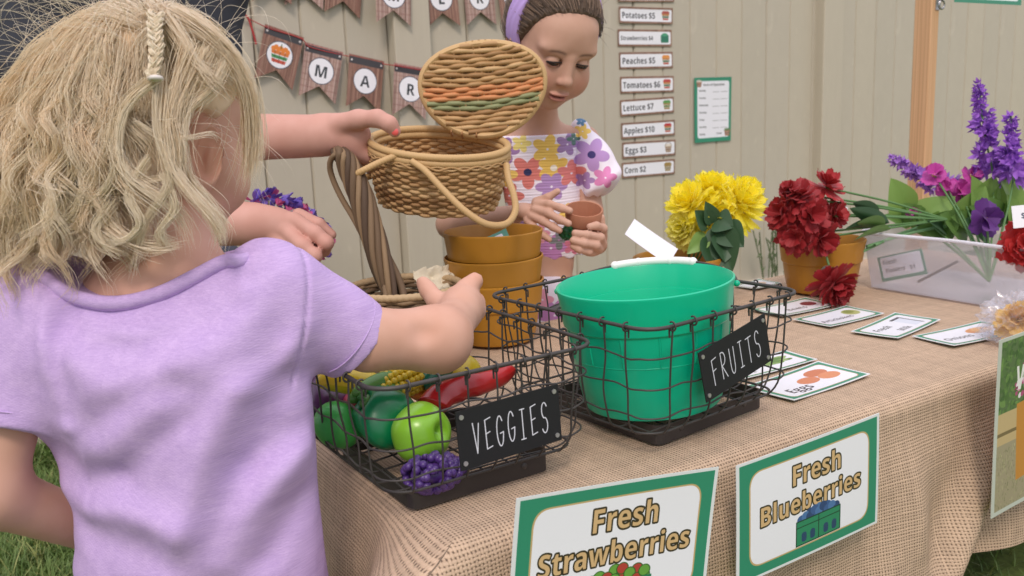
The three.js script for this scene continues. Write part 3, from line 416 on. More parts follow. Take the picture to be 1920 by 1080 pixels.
  for (const [x, y] of [[-0.058, -0.025], [0.058, -0.025], [0.058, 0.025], [-0.058, 0.025]]) part('plate_rivet', new THREE.CylinderGeometry(0.0026, 0.0026, 0.0014, 12).rotateX(Math.PI / 2).translate(x, y, 0.0013), mat(lin(0.55, 0.54, 0.55), 0.35, { metalness: 0.7 }), pl);
  return t;
}
const T0 = CLOTH_TOP + 0.003;
const VEG = { x: 0.467, z: -0.918, w: 0.272, d: 0.272, h: 0.15 }, FRU = { w: 0.288, d: 0.305, h: 0.164, turn: 0.10 };
{ const tc = onZ(958, 800, -0.776); wireBasket('dark wire basket with a VEGGIES plate, full of toy produce', [VEG.x, T0, VEG.z], 0, VEG.w, VEG.d, VEG.h, 0.178, 0.036, 0.2, 'VEGGIES', [tc.x - VEG.x, tc.y - T0, VEG.d / 2 + 0.005], 0.03);
  const c = v3(0.772, T0, -0.908), f = wireBasket('dark wire basket with a FRUITS plate, holding the green bucket', [c.x, c.y, c.z], FRU.turn, FRU.w, FRU.d, FRU.h, 0.208, 0.047, 0.21, 'FRUITS', [0, 0, 0], 0.2, 0.022);
  const q = onZ(1374, 668, -0.757).sub(c).applyAxisAngle(v3(0, 1, 0), -FRU.turn); f.children.find((o) => o.name === 'name_plate').position.set(q.x, q.y, FRU.d / 2 + 0.004); }
// ---------------------------------------------------------------- buckets
function bucketProfile(r0, r1, h, band, th = 0.0022) { const rb = lerp(r0, r1, 1 - band); return [[0.0001, 0.002], [r0 - 0.006, 0.002], [r0 - 0.002, 0.004], [r0, 0.009], [lerp(r0, rb, 0.5), h * (1 - band) * 0.5], [rb - 0.001, h * (1 - band) - 0.002], [rb + 0.0022, h * (1 - band) + 0.001], [r1 - 0.001, h - 0.012], [r1 + 0.0012, h - 0.004], [r1 + 0.001, h - 0.001], [r1 - th * 0.5, h], [r1 - th - 0.001, h - 0.003], [rb - th, h * (1 - band)], [lerp(r0, rb, 0.5) - th, h * (1 - band) * 0.5], [r0 - th, 0.012], [r0 - 0.007, 0.005], [0.0001, 0.005]]; }
const creased = (g) => toCreasedNormals(g, 0.6);
{
  const gm = phys(lin(0.0, 0.66, 0.38), 0.34, { transmission: 0.3, thickness: 0, side: THREE.DoubleSide });
  const b = thing('pail', 'bright green plastic pail with a white grip inside the FRUITS basket', 'bucket', [0.757, T0 + 0.0285, -0.868], 0.55); b.quaternion.premultiply(new THREE.Quaternion().setFromAxisAngle(v3(-cFwd.x, 0, -cFwd.z).normalize(), 0.06));
  part('body', creased(lathe([...bucketProfile(0.09, 0.1125, 0.162, 0.3)], 72)), gm, b);
  { const q = thing('pail', 'second bright green pail nested inside the one with the grip', 'bucket', b.position); q.quaternion.copy(b.quaternion); part('body', creased(lathe([[0.0001, 0.076], [0.09, 0.076], [0.0955, 0.079], [0.1048, 0.126], [0.1052, 0.128], [0.1025, 0.128], [0.1015, 0.124], [0.0925, 0.08], [0.0001, 0.079]], 64)), gm, q); }
  part('waist_ring', new THREE.TorusGeometry(0.0992, 0.0012, 6, 64).rotateX(Math.PI / 2).translate(0, 0.073, 0), gm, b);
  for (let i = 0; i < 14; i++) { const a = i / 14 * 6.283; part('rib', rod([Math.cos(a) * 0.0998, 0.074, Math.sin(a) * 0.0998], [Math.cos(a) * 0.1045, 0.112, Math.sin(a) * 0.1045], 0.0016, 6), gm, b); }
  // bail folded back against the rim: hinge axis along the camera's right
  const hinge = new THREE.Group(); const bail = []; const R = 0.115; for (let i = 0; i <= 30; i++) { const a = Math.PI * i / 30; bail.push(v3(Math.cos(a) * R, 0, -Math.sin(a) * R)); }
  const tiltB = (g) => g.rotateX(0.11).rotateY(CAM_YAW - 0.55 - 0.28).translate(0, 0.152, 0);
  part('bail', tiltB(tube(bail, 0.0018, 6, 50)), wireM, b);
  const grip = []; for (let i = 0; i <= 10; i++) { const a = Math.PI * (0.345 + 0.31 * i / 10); grip.push(v3(Math.cos(a) * R, 0, -Math.sin(a) * R)); }
  part('grip', [tiltB(tube(grip, 0.0056, 12, 24)), ...[0, 3, 7, 10].map((i) => tiltB(new THREE.SphereGeometry(0.0063, 12, 8).translate(grip[i].x, 0, grip[i].z)))], mat(lin(0.85, 0.85, 0.82), 0.45), b);
  for (const s of [-1, 1]) part('ear', tiltB(new THREE.SphereGeometry(0.0042, 10, 8).translate(s * R, 0, 0)), gm, b);
}
const brownM = phys(lin(0.46, 0.165, 0.012), 0.42), brownG = creased(lathe(bucketProfile(0.0695, 0.088, 0.112, 0.42), 60));
const nestM = [phys(lin(0.46, 0.215, 0.02), 0.42), phys(lin(0.44, 0.21, 0.024), 0.42), phys(lin(0.42, 0.195, 0.018), 0.45)];
function brownBucket(label, pos, tiltX = 0, tiltZ = 0, k = 0, group) { const b = thing('planter_bucket', label, 'bucket', pos, k * 0.7, group); b.rotation.x = tiltX; b.rotation.z = tiltZ; part('body', brownG, nestM[k % 3], b);
  part('band_line', new THREE.TorusGeometry(0.0833, 0.0009, 6, 60).rotateX(Math.PI / 2).translate(0, 0.083, 0), nestM[k % 3], b); return b; }
{
  const s = onY(934, 640, T0); const c = [0.826, T0, -1.372];
  brownBucket('lowest ochre plastic bucket of the nested stack', [c[0], c[1], c[2]], 0, 0, 0, 'nested ochre buckets');
  brownBucket('middle ochre plastic bucket of the nested stack', [c[0], c[1] + 0.044, c[2]], 0.01, 0.01, 1, 'nested ochre buckets');
  brownBucket('topmost ochre plastic bucket of the nested stack, with a card inside', [c[0] + 0.001, c[1] + 0.089, c[2]], 0.015, -0.01, 2, 'nested ochre buckets');
  const o = printed('produce_card', 'green edged card sticking up inside the topmost nested bucket', 'card', [atD(872, 462, 1.66), atD(950, 432, 1.66), atD(961, 458, 1.62), atD(884, 490, 1.62)], (c, w, h) => { c.fillStyle = GREEN; c.fillRect(0, 0, w, h); c.fillStyle = '#f3f3f8'; rrect(c, w * 0.08, h * 0.16, w * 0.8, h * 0.7, 12); c.fill(); }, 128, { curl: 0.003 });
}
// ---------------------------------------------------------------- toy produce in the VEGGIES basket
{
  const gloss = (c, r = 0.32, x = {}) => phys(c, r, { clearcoat: 0.35, clearcoatRoughness: 0.25, ...x });
  const P = (u, w, h) => onY(u, w, T0 + h);
  const lobed = (r, lobes, amp, sy, dimple, seg = 40) => warp(new THREE.SphereGeometry(r, seg, 28), (p) => { const a = Math.atan2(p.z, p.x), q = Math.hypot(p.x, p.z) / r, k = 1 + amp * Math.cos(lobes * a) * q; p.x *= k; p.z *= k; p.y *= sy; const e = Math.exp(-q * q * 14); p.y *= 1 - dimple * e; });
  { const a = thing('toy_apple', 'shiny lime green toy apple with its dimple facing out', 'toy apple', P(790, 812, 0.062).add(v3(0, 0, 0))); const g = part('flesh', lobed(0.0345, 5, 0.03, 0.95, 0.42).rotateX(1.35).rotateY(0.45), gloss(lin(0.24, 0.55, 0.03)), a); part('stem', rod([0.006, -0.004, 0.014], [0.011, -0.012, 0.026], 0.0028, 7), mat(lin(0.16, 0.06, 0.03), 0.6), a); }
  single('toy_lime', warp(new THREE.SphereGeometry(0.0265, 48, 32), (p) => { const n = p.clone().normalize(); p.multiplyScalar(1 + 0.012 * noise3(n.x * 16, n.y * 16, n.z * 16)); p.y *= 1.15; p.applyAxisAngle(v3(0, 0, 1), 0.7); }), gloss(lin(0.05, 0.42, 0.07), 0.45), 'bumpy green toy lime at the basket side', 'toy lime', P(634, 797, 0.06));
  { const b = thing('toy_pepper', 'dark green toy bell pepper behind the apple', 'toy pepper', P(722, 782, 0.07), 0.4); b.rotation.z = 0.9; b.rotation.x = -0.7; part('flesh', lobed(0.037, 4, 0.13, 1.02, 0.5, 48), gloss(lin(0.0, 0.2, 0.07)), b); part('stem', rod([0, 0.018, 0], [0.004, 0.04, 0], 0.004, 7, 0.003), mat(lin(0.05, 0.2, 0.04), 0.5), b); }
  { const gs = [], rng = []; for (let i = 0; i < 210; i++) { const t = rnd(), a = rr(0, 6.28), rad = 0.024 * Math.sqrt(Math.sin(Math.min(1, t * 1.15 + 0.12) * Math.PI)), q = v3(lerp(-0.04, 0.045, t), Math.cos(a) * rad * 0.75, Math.sin(a) * rad); gs.push(new THREE.SphereGeometry(rr(0.0042, 0.0052), 9, 7).translate(q.x, q.y, q.z)); }
    gs.push(new THREE.SphereGeometry(1, 16, 12).scale(0.04, 0.014, 0.018)); const o = single('toy_grapes', gs, gloss(lin(0.085, 0.035, 0.21), 0.4), 'bunch of small purple toy grapes at the basket front', 'toy grapes', P(828, 882, 0.03)); o.rotation.y = 0.15; o.rotation.z = -0.1; }
  { const pts = [[-0.055, -0.012, 0.01], [-0.03, 0, 0], [0.0, 0.006, -0.004], [0.03, 0.006, 0], [0.05, 0.012, 0.004], [0.066, 0.016, 0]], c = new THREE.CatmullRomCurve3(pts.map((p) => v3(...p))), g = new THREE.TubeGeometry(c, 40, 0.019, 20);
    const p = g.attributes.position; for (let i = 0; i < p.count; i++) { const s = Math.floor(i / 21) / 40, a = (i % 21) / 20 * 6.283, q = c.getPointAt(clamp(s)), k = (0.25 + 0.85 * Math.sqrt(Math.sin(Math.min(1, s * 0.72 + 0.25) * Math.PI))) * (s < 0.06 ? 0.35 : s > 0.97 ? 0.45 : 1) * (1 + 0.08 * Math.cos(3 * a + s * 5) + 0.05 * Math.sin(s * 26 + a)); p.setXYZ(i, q.x + (p.getX(i) - q.x) * k, q.y + (p.getY(i) - q.y) * k, q.z + (p.getZ(i) - q.z) * k); } g.computeVertexNormals();
    const o = single('toy_chilli', g, gloss(lin(0.42, 0.008, 0.012), 0.28), 'long wrinkled red toy pepper across the basket', 'toy pepper', P(872, 732, 0.085)); o.rotation.y = 0.12; o.scale.set(1.12, 0.72, 0.8); }
  { const c = thing('toy_corn', 'yellow toy corn cob in its green husk', 'toy corn', P(752, 716, 0.096), 0.25); c.rotation.z = 0.1; const gs = []; for (let r = 0; r < 14; r++) for (let k = 0; k < 11; k++) { const x = -0.035 + k * 0.0075, R = 0.0185 * Math.sqrt(Math.max(0.1, 1 - Math.pow((x - 0.002) / 0.055, 2))), a = r / 14 * 6.283; gs.push(new THREE.SphereGeometry(0.0047, 6, 5).translate(x, Math.cos(a) * R, Math.sin(a) * R)); } part('kernels', [...gs, new THREE.CapsuleGeometry(0.016, 0.05, 6, 14).rotateZ(Math.PI / 2)], gloss(lin(0.75, 0.55, 0.03), 0.4), c);
    for (let i = 0; i < 4; i++) { const a = i * 1.6; part('husk', warp(new THREE.SphereGeometry(0.022, 14, 10), (p) => { p.x = p.x * 1.7 - 0.035; p.y = p.y * 0.5 + Math.cos(a) * 0.011; p.z = p.z * 0.5 + Math.sin(a) * 0.011; }), gloss(lin(0.1, 0.28, 0.05), 0.5), c); } }
  const curved = (L, r, bend, ends = 0.5) => { const c = new THREE.CatmullRomCurve3([-1, -0.5, 0, 0.5, 1].map((t) => v3(t * L / 2, bend * (1 - t * t), 0))), g = new THREE.TubeGeometry(c, 28, r, 16), p = g.attributes.position; for (let i = 0; i < p.count; i++) { const s = Math.floor(i / 17) / 28, q = c.getPointAt(clamp(s)), k = Math.pow(Math.max(0.02, Math.sin(clamp(s, 0.01, 0.99) * Math.PI)), ends * 0.6); p.setXYZ(i, q.x + (p.getX(i) - q.x) * k, q.y + (p.getY(i) - q.y) * k, q.z + (p.getZ(i) - q.z) * k); } g.computeVertexNormals(); return g; };
  { const o = single('toy_zucchini', curved(0.1, 0.019, 0.006, 0.6), gloss(lin(0.0, 0.16, 0.085)), 'dark green toy zucchini beside the corn', 'toy zucchini', P(830, 688, 0.1)); o.rotation.set(0, 0.5, 0.22); }
  { const o = single('toy_lemon', lobed(0.023, 3, 0.01, 1.25, -0.25), gloss(lin(0.8, 0.6, 0.03)), 'small yellow toy lemon behind the red pepper', 'toy lemon', P(862, 697, 0.088)); o.rotation.z = 1.4; }
  { const o = single('toy_banana', curved(0.095, 0.017, 0.012, 0.5), gloss(lin(0.82, 0.6, 0.02)), 'yellow toy banana lying beside the corn husk', 'toy banana', P(668, 733, 0.092)); o.rotation.set(0.2, -0.5, -0.25); }
  { const o = thing('toy_eggplant', 'dark purple toy eggplant in the rear corner of the basket', 'toy eggplant', P(612, 748, 0.068)); part('flesh', curved(0.085, 0.029, 0.004, 0.45), gloss(lin(0.09, 0.02, 0.1), 0.3), o); part('cap', new THREE.ConeGeometry(0.016, 0.016, 7).rotateZ(1.57).translate(-0.04, 0, 0), mat(lin(0.07, 0.2, 0.06), 0.5), o); o.rotation.set(0, 1.2, 0.3); }
  single('toy_carrot', new THREE.ConeGeometry(0.013, 0.06, 14).rotateZ(1.2).rotateY(0.4), gloss(lin(0.7, 0.2, 0.02), 0.4), 'orange toy carrot under the red pepper', 'toy carrot', P(784, 742, 0.075));
  single('toy_radish', lobed(0.017, 4, 0.02, 0.9, 0.2), gloss(lin(0.6, 0.06, 0.12), 0.4), 'small pink toy radish under the banana', 'toy radish', P(668, 756, 0.068));
}
// ---------------------------------------------------------------- flowers
function leafGeo(L, W, curl = 0.25, fold = 0.15, tip = 1.4, n = 10) {
  const g = new THREE.PlaneGeometry(1, 1, 6, n), p = g.attributes.position;
  for (let i = 0; i < p.count; i++) { const t = p.getY(i) + 0.5, s = p.getX(i) * 2, w = Math.pow(Math.sin(Math.PI * Math.pow(t, 0.75)), 0.8) * (1 - 0.25 * t ** tip); p.setXYZ(i, s * W / 2 * w, t * L * (1 - 0.12 * Math.abs(curl) * t), -curl * L * t * t + Math.abs(s) * fold * W * w); }
  g.computeVertexNormals(); return g;
}
function petalGeo(L, W, curl, fold) {      // paddle-shaped, rounded tip
  const g = new THREE.PlaneGeometry(1, 1, 4, 9), p = g.attributes.position;
  for (let i = 0; i < p.count; i++) { const t = p.getY(i) + 0.5, s = p.getX(i) * 2, w = (0.32 + 0.68 * sstep(0, 0.6, t)) * Math.sqrt(Math.max(0.02, 1 - Math.pow(Math.max(0, (t - 0.66) / 0.34), 2.4))); p.setXYZ(i, s * W / 2 * w, t * L * (1 - 0.1 * Math.abs(s) * (t > 0.9 ? 1 : 0)), -curl * L * t * t + s * s * fold * W * w); }
  g.computeVertexNormals(); return g;
}
function aim(g, dir, roll = 0) { return g.applyQuaternion(new THREE.Quaternion().setFromAxisAngle(v3(0, 1, 0), roll)).applyQuaternion(new THREE.Quaternion().setFromUnitVectors(v3(0, 1, 0), dir.clone().normalize())); }
function aimFace(g, dir, normal) { const y = dir.clone().normalize(), z = normal.clone().addScaledVector(y, -normal.dot(y)).normalize(), x = new V3().crossVectors(y, z); return g.applyQuaternion(new THREE.Quaternion().setFromRotationMatrix(new THREE.Matrix4().makeBasis(x, y, z))); }
function bloom(rad, layers, per, cup, petalW, axis) {       // layered petals around an axis
  const gs = []; const q = new THREE.Quaternion().setFromUnitVectors(v3(0, 1, 0), axis.clone().normalize());
  for (let l = 0; l < layers; l++) for (let i = 0; i < per; i++) {
    const el = lerp(-0.2, 1.15, l / Math.max(1, layers - 1)) * cup + rr(-0.12, 0.12), a = (i + 0.5 * (l % 2) + rr(-0.25, 0.25)) / per * 6.283, len = rad * lerp(1, 0.62, l / layers) * rr(0.86, 1.12);
    const g = petalGeo(len, petalW * rr(0.85, 1.15), rr(-0.15, 0.3), 0.1); g.rotateX(Math.PI / 2 - el).rotateY(a).translate(0, 0.004 * l, 0); g.applyQuaternion(q); gs.push(g);
  }
  return merge(gs);
}
const petal = (c) => phys(c, 0.62, { side: THREE.DoubleSide, transmission: 0.22, thickness: 0 });
const leafM = [phys(lin(0.03, 0.085, 0.03), 0.5, { side: THREE.DoubleSide, transmission: 0.12, thickness: 0 }), phys(lin(0.23, 0.40, 0.09), 0.5, { side: THREE.DoubleSide, transmission: 0.25, thickness: 0 }), phys(lin(0.12, 0.24, 0.05), 0.5, { side: THREE.DoubleSide, transmission: 0.2, thickness: 0 })];
const stemM = mat(lin(0.1, 0.22, 0.07), 0.6), yellowM = phys(lin(1.0, 0.92, 0.05), 0.6, { side: THREE.DoubleSide, transmission: 0.55, thickness: 0 }), yellowP = phys(lin(0.9, 0.86, 0.2), 0.6, { side: THREE.DoubleSide, transmission: 0.45, thickness: 0 }), redM = petal(lin(0.36, 0.014, 0.02)), redL = petal(lin(0.46, 0.03, 0.035));
function flower(name, label, category, head, from, geo, m, group, center) {
  const f = thing(name, label, category, from, 0, group), h = head.clone().sub(from);
  part('stem', tube([[0, 0, 0], [h.x * 0.5 + 0.004, h.y * 0.55, h.z * 0.5], [h.x, h.y, h.z]], 0.0022, 6, 14), stemM, f);
  const o = part('blossom', geo, m, f); o.position.copy(h); if (center) { const c = part('flower_centre', center[0], center[1], f); c.position.copy(h); } return f;
}
{
  // ochre bucket with yellow chrysanthemums, behind the green pail
  const yb = onY(1272, 480, T0 + 0.112); brownBucket('ochre bucket holding the yellow flowers behind the green pail', [yb.x, T0, yb.z], 0, 0, 1);
  const d0 = depthOf(yb), base = v3(yb.x + 0.03, T0 + 0.06, yb.z - 0.01), toCam = cFwd.clone().negate();
  const ys = [[1300, 392, 0.066, [-0.5, 0.7, 0.5]], [1377, 388, 0.072, [0.5, 0.6, 0.6]], [1334, 372, 0.064, [0, 0.95, 0.3]], [1292, 430, 0.05, [-0.7, 0.1, 0.7]], [1345, 400, 0.06, [0.1, 0.5, 0.9]], [1390, 372, 0.05, [0.6, 0.8, 0.1]]];
  ys.forEach(([u, w, r, ax], i) => { const p = atD(u, w, d0 + (i % 3) * 0.012), axis = cRight.clone().multiplyScalar(ax[0]).add(v3(0, ax[1], 0)).addScaledVector(toCam, ax[2]);
    flower('yellow_flower', ['yellow cloth chrysanthemum above the blank white card','largest yellow cloth chrysanthemum, on the side toward the red flowers','topmost yellow cloth chrysanthemum of its bunch','small paler yellow cloth chrysanthemum drooping beside the blank card','yellow cloth chrysanthemum in the middle, just above its dark leaves','small yellow cloth chrysanthemum half behind the largest one'][i], 'flower', p, base, bloom(r * 0.98, 5, 17, 0.92, 0.0165, axis), i === 3 ? yellowP : yellowM, 'yellow chrysanthemums'); });
  const lf = thing('flower_foliage', 'dark green cloth leaves under the yellow flowers', 'leaves', base);
  for (const [u, w, u2, w2, W, k] of [[1345, 420, 1372, 510, 0.055, 0], [1350, 425, 1395, 462, 0.05, 0], [1330, 425, 1305, 395, 0.035, 0], [1335, 420, 1325, 378, 0.03, 0], [1330, 440, 1345, 515, 0.05, 0], [1325, 440, 1290, 475, 0.03, 1], [1340, 415, 1375, 425, 0.045, 0], [1352, 440, 1362, 490, 0.05, 0]]) {
    const a = atD(u, w, d0 - 0.035), b = atD(u2, w2, d0 - 0.06), d = b.clone().sub(a); const g = aimFace(leafGeo(d.length(), W * 1.3, 0.1, 0.2), d, cFwd.clone().negate().add(v3(rr(-0.3, 0.3), rr(0, 0.4), rr(-0.3, 0.3)))); g.translate(a.x - base.x, a.y - base.y, a.z - base.z); part('leaf', g, leafM[k], lf); }
  { const c4 = [[1186, 405], [1266, 470], [1256, 496], [1173, 447]].map(([u, w], i) => atD(u, w, d0 - 0.055 + (i > 1 ? -0.01 : 0.01))); printed('blank_card', 'blank white card leaning out of the bucket with yellow flowers', 'card', c4, (c, w, h) => { c.fillStyle = '#eff1fb'; c.fillRect(0, 0, w, h); }, 64, { curl: 0.002 }); }
  // ochre bucket with dark red flowers
  const rb = onY(1541, 447, T0 + 0.112); brownBucket('ochre bucket under the dark red flowers near the clear box', [rb.x, T0, rb.z], 0, 0, 2);
  const dr = depthOf(rb), root = v3(1.8, T0 + 0.14, -1.12);
  const rs = [[1500, 372, 0.042, [-0.2, 0.8, 0.5]], [1470, 402, 0.044, [-0.8, 0.2, 0.6]], [1548, 352, 0.043, [0.3, 0.8, 0.4]], [1518, 405, 0.046, [0.1, 0.1, 0.95]], [1535, 446, 0.05, [0.2, -0.3, 0.9]], [1560, 402, 0.034, [0.6, 0.1, 0.7]], [1482, 362, 0.026, [-0.5, 0.8, 0.3]], [1494, 440, 0.045, [-0.5, -0.2, 0.8]]];
  rs.forEach(([u, w, r, ax], i) => { const p = atD(u, w, dr - 0.1 + (i % 3) * 0.015), axis = cRight.clone().multiplyScalar(ax[0]).add(v3(0, ax[1], 0)).addScaledVector(toCam, ax[2]);
    flower('red_flower', ['dark red cloth dahlia high in its bunch, beside the topmost one','dark red cloth dahlia on the side toward the yellow flowers','topmost dark red cloth dahlia of its bunch','large dark red cloth dahlia in the middle of its bunch','lowest dark red cloth dahlia of the bunch, over the bucket rim','small dark red cloth dahlia beside the card with a red dot','smallest dark red cloth dahlia, at the upper edge toward the fence post','dark red cloth dahlia low in the bunch on the side toward the green pail'][i], 'flower', p, root, bloom(r * 1.08, 3, 11, 0.75, 0.018, axis), i % 3 === 2 ? redL : redM, 'dark red dahlias'); });
  { const p = onY(1560, 530, T0 + 0.044); flower('red_flower', 'dark red cloth dahlia lying on the burlap beside the ochre bucket', 'flower', p, atD(1546, 470, dr - 0.1), bloom(0.055, 4, 12, 0.9, 0.02, v3(-0.1, -0.35, 0.6)), redM, undefined, [new THREE.SphereGeometry(0.013, 12, 8).translate(0, 0.02, -0.012), mat(lin(0.12, 0.11, 0.1), 0.8)]); }
  const rl = thing('flower_foliage', 'green leaves on the stems of the red flowers', 'leaves', root);
  for (const [u, w, u2, w2, W, k] of [[1668, 418, 1580, 385, 0.035, 0], [1660, 425, 1600, 408, 0.04, 2], [1650, 420, 1572, 420, 0.03, 0], [1670, 430, 1590, 440, 0.03, 2], [1650, 400, 1590, 372, 0.03, 0]]) { const a = atD(u, w, dr - 0.05), b = atD(u2, w2, dr - 0.1), d = b.clone().sub(a), g = aim(leafGeo(d.length(), W, 0.15, 0.2), d, 2.7 + rr(-0.4, 0.4)); g.translate(a.x - root.x, a.y - root.y, a.z - root.z); part('leaf', g, leafM[k], rl); }
  for (const [u, w, u2, w2] of [[1612, 474, 1760, 415], [1625, 462, 1800, 420], [1640, 460, 1745, 425]]) { const a = atD(u, w, 1.88), b = atD(u2, w2, 1.97); const o = thing('cut_stem', u === 1612 ? 'longest green plastic stem sticking out past the box end' : u === 1625 ? 'green plastic stem lying beside the longest one over the box end' : 'shortest green plastic stem over the box end', 'stem', b, 0, 'loose stems'); const d = a.sub(b); part('stem_rod', tube([[0, 0, 0], [d.x * 0.5, d.y * 0.5 + 0.006, d.z * 0.5], [d.x, d.y, d.z]], 0.0032, 7, 14), mat(lin(0.16, 0.34, 0.14), 0.5), o); }
  { const c4 = [[1563, 384], [1588, 388], [1585, 425], [1560, 420]].map(([u, w]) => atD(u, w, dr)); printed('seed_card', 'small white card with a red dot standing in the ochre bucket', 'card', c4, (c, w, h) => { c.fillStyle = '#eef0f8'; c.fillRect(0, 0, w, h); dot(c, w * 0.7, h * 0.5, w * 0.3, h * 0.35, '#c05050'); }, 64); }
}
{ // clear box of flowers
  const B = thing('storage_box', 'frosted clear plastic box full of cloth flowers', 'box', [1.665, T0, -1.2]);
  const L = 0.36, Wd = 0.27, H = 0.122, fl = 0.014, pm = phys(lin(0.88, 0.88, 0.93), 0.28, { transmission: 0.76, thickness: 0, side: THREE.DoubleSide, ior: 1.45 });
  const wall = (a, b, c, d) => { const g = new THREE.BufferGeometry(); g.setAttribute('position', new THREE.Float32BufferAttribute([...a, ...b, ...c, ...a, ...c, ...d], 3)); g.computeVertexNormals(); return g; };
  part('side_wall', wall([0, 0.004, 0], [0, 0.004, L], [-fl, H, L + fl], [-fl, H, -fl]), pm, B); part('side_wall', wall([Wd, 0.004, L], [Wd, 0.004, 0], [Wd + fl, H, -fl], [Wd + fl, H, L + fl]), pm, B);
  part('end_wall', wall([Wd, 0.004, 0], [0, 0.004, 0], [-fl, H, -fl], [Wd + fl, H, -fl]), pm, B); part('end_wall', wall([0, 0.004, L], [Wd, 0.004, L], [Wd + fl, H, L + fl], [-fl, H, L + fl]), pm, B);
  part('floor_panel', box(Wd, 0.003, L, Wd / 2, 0.003, L / 2), pm, B);
  part('lip', tube([[-fl, H, -fl], [-fl - 0.002, H, L / 2], [-fl, H, L + fl], [Wd / 2, H, L + fl + 0.002], [Wd + fl, H, L + fl], [Wd + fl + 0.002, H, L / 2], [Wd + fl, H, -fl], [Wd / 2, H, -fl - 0.002]], 0.0038, 6, 160, true), phys(lin(0.88, 0.88, 0.93), 0.3, { transmission: 0.3, thickness: 0 }), B);
  const X = 1.672; const c4 = [[1637, 476], [1724, 476], [1745, 503], [1664, 536]].map(([u, w]) => { const r = ray(u, w); return r.multiplyScalar(X / r.x).add(camera.position); });
  printed('flower_card', 'green bordered Fresh Flowers card leaning inside the clear box', 'card', c4, (c, w, h) => { c.fillStyle = GREEN; c.fillRect(0, 0, w, h); c.fillStyle = '#f3f4fa'; rrect(c, w * 0.05, h * 0.05, w * 0.9, h * 0.82, 10); c.fill(); c.fillStyle = '#2b2b33'; c.font = `bold ${h * 0.24}px sans-serif`; c.fillText('Fresh', w * 0.1, h * 0.34); c.fillText('Flowers', w * 0.12, h * 0.68, w * 0.5); c.fillText('$1', w * 0.66, h * 0.7); }, 160, { curl: 0.001 });
  { const f = (u, w) => { const r = ray(u, w); return r.multiplyScalar(1.675 / r.x).add(camera.position); }; single('pencil', rod(f(1722, 528), f(1796, 490), 0.0028, 6), mat(lin(0.1, 0.07, 0.06), 0.5), 'dark pencil leaning inside the clear box', 'pencil'); }
  const root = v3(1.8, T0 + 0.02, -1.02), D = 2.05, purple = petal(lin(0.34, 0.12, 0.6)), violet = petal(lin(0.42, 0.2, 0.64)), magenta = petal(lin(0.55, 0.06, 0.38)), dark = petal(lin(0.12, 0.025, 0.22));
  const floret = (r) => { const gs = []; for (let i = 0; i < 5; i++) gs.push(leafGeo(r * rr(0.8, 1.2), r * 0.7, 0.3, 0.2, 1, 3).rotateX(1.1).rotateY(i * 1.257 + rr(-0.3, 0.3))); return merge(gs); };
  const flo = [floret(0.018), floret(0.021), floret(0.015)];
  const spike = (label, pts, m, n, w0, r0) => { const c = new THREE.CatmullRomCurve3(pts), s = thing('flower_spike', label, 'flower', root); const rel = (p) => p.clone().sub(root); part('stem', tube([v3(0, 0, 0), ...pts.map(rel)], 0.0022, 6, 30), stemM, s); const gs = [];
    for (let i = 0; i < n; i++) { const t = rnd(), p = rel(c.getPointAt(t)), d = v3(gauss(), gauss(), gauss()).normalize(), k = w0 * (1.05 - 0.75 * t) * rr(0.4, 1); const g = flo[i % 3].clone(); g.scale(lerp(1.25, 0.55, t), lerp(1.25, 0.55, t), lerp(1.25, 0.55, t)); aim(g, d).translate(p.x + d.x * k, p.y + d.y * k * 0.7, p.z + d.z * k); gs.push(g); } part('florets', gs, m, s); return s; };
  spike('tall violet flower spike rising highest out of the box', [atD(1862, 330, 1.95), atD(1850, 270, 1.95), atD(1840, 205, 1.95), atD(1836, 158, 1.95)], purple, 95, 0.034, 0.012);
  spike('short violet flower spike leaning against the tall one', [atD(1900, 330, 1.9), atD(1893, 270, 1.9), atD(1896, 215, 1.9)], purple, 60, 0.028, 0.012);
  spike('pale violet flower spike leaning out toward the wooden post', [atD(1775, 352, 2.12), atD(1730, 330, 2.12), atD(1700, 315, 2.12), atD(1672, 296, 2.12)], violet, 80, 0.03, 0.012);
  const ax = (a) => cRight.clone().multiplyScalar(a[0]).add(v3(0, a[1], 0)).addScaledVector(cFwd, -a[2]);
  for (const [u, w, r, m, a, lab] of [[1752, 328, 0.03, magenta, [-0.3, 0.6, 0.6], 'm'], [1800, 358, 0.034, magenta, [0, 0.2, 0.9], 'm'], [1775, 352, 0.026, magenta, [-0.6, 0.2, 0.7], 'm'], [1822, 330, 0.028, magenta, [0.4, 0.5, 0.7], 'm'], [1713, 398, 0.016, magenta, [-0.4, 0, 0.9], 'm'], [1848, 408, 0.04, dark, [0.1, -0.1, 0.95], 'd'], [1905, 325, 0.036, purple, [0.2, 0.1, 0.95], 'p']])
    flower(lab === 'm' ? 'magenta_flower' : 'violet_flower', lab === 'm' ? ({ 1752: 'magenta cloth blossom touching the pale violet spike', 1800: 'largest magenta cloth blossom, among the broad leaves', 1775: 'magenta cloth blossom between the largest one and the pale spike', 1822: 'magenta cloth blossom beside the foot of the tall spike', 1713: 'tiny magenta cloth bud low among the leaves' })[u] : lab === 'd' ? 'dark violet cloth blossom hanging just above the box lip' : 'violet cloth blossom with a yellow centre below the tall spikes', 'flower', atD(u, w, lab === 'd' ? 1.86 : 1.97), root, bloom(r, 2, 6, 0.7, r * 0.8, ax(a)), m, lab === 'm' ? 'magenta blossoms' : undefined, [new THREE.SphereGeometry(0.005, 8, 6), mat(lin(0.7, 0.5, 0.1), 0.7)]);
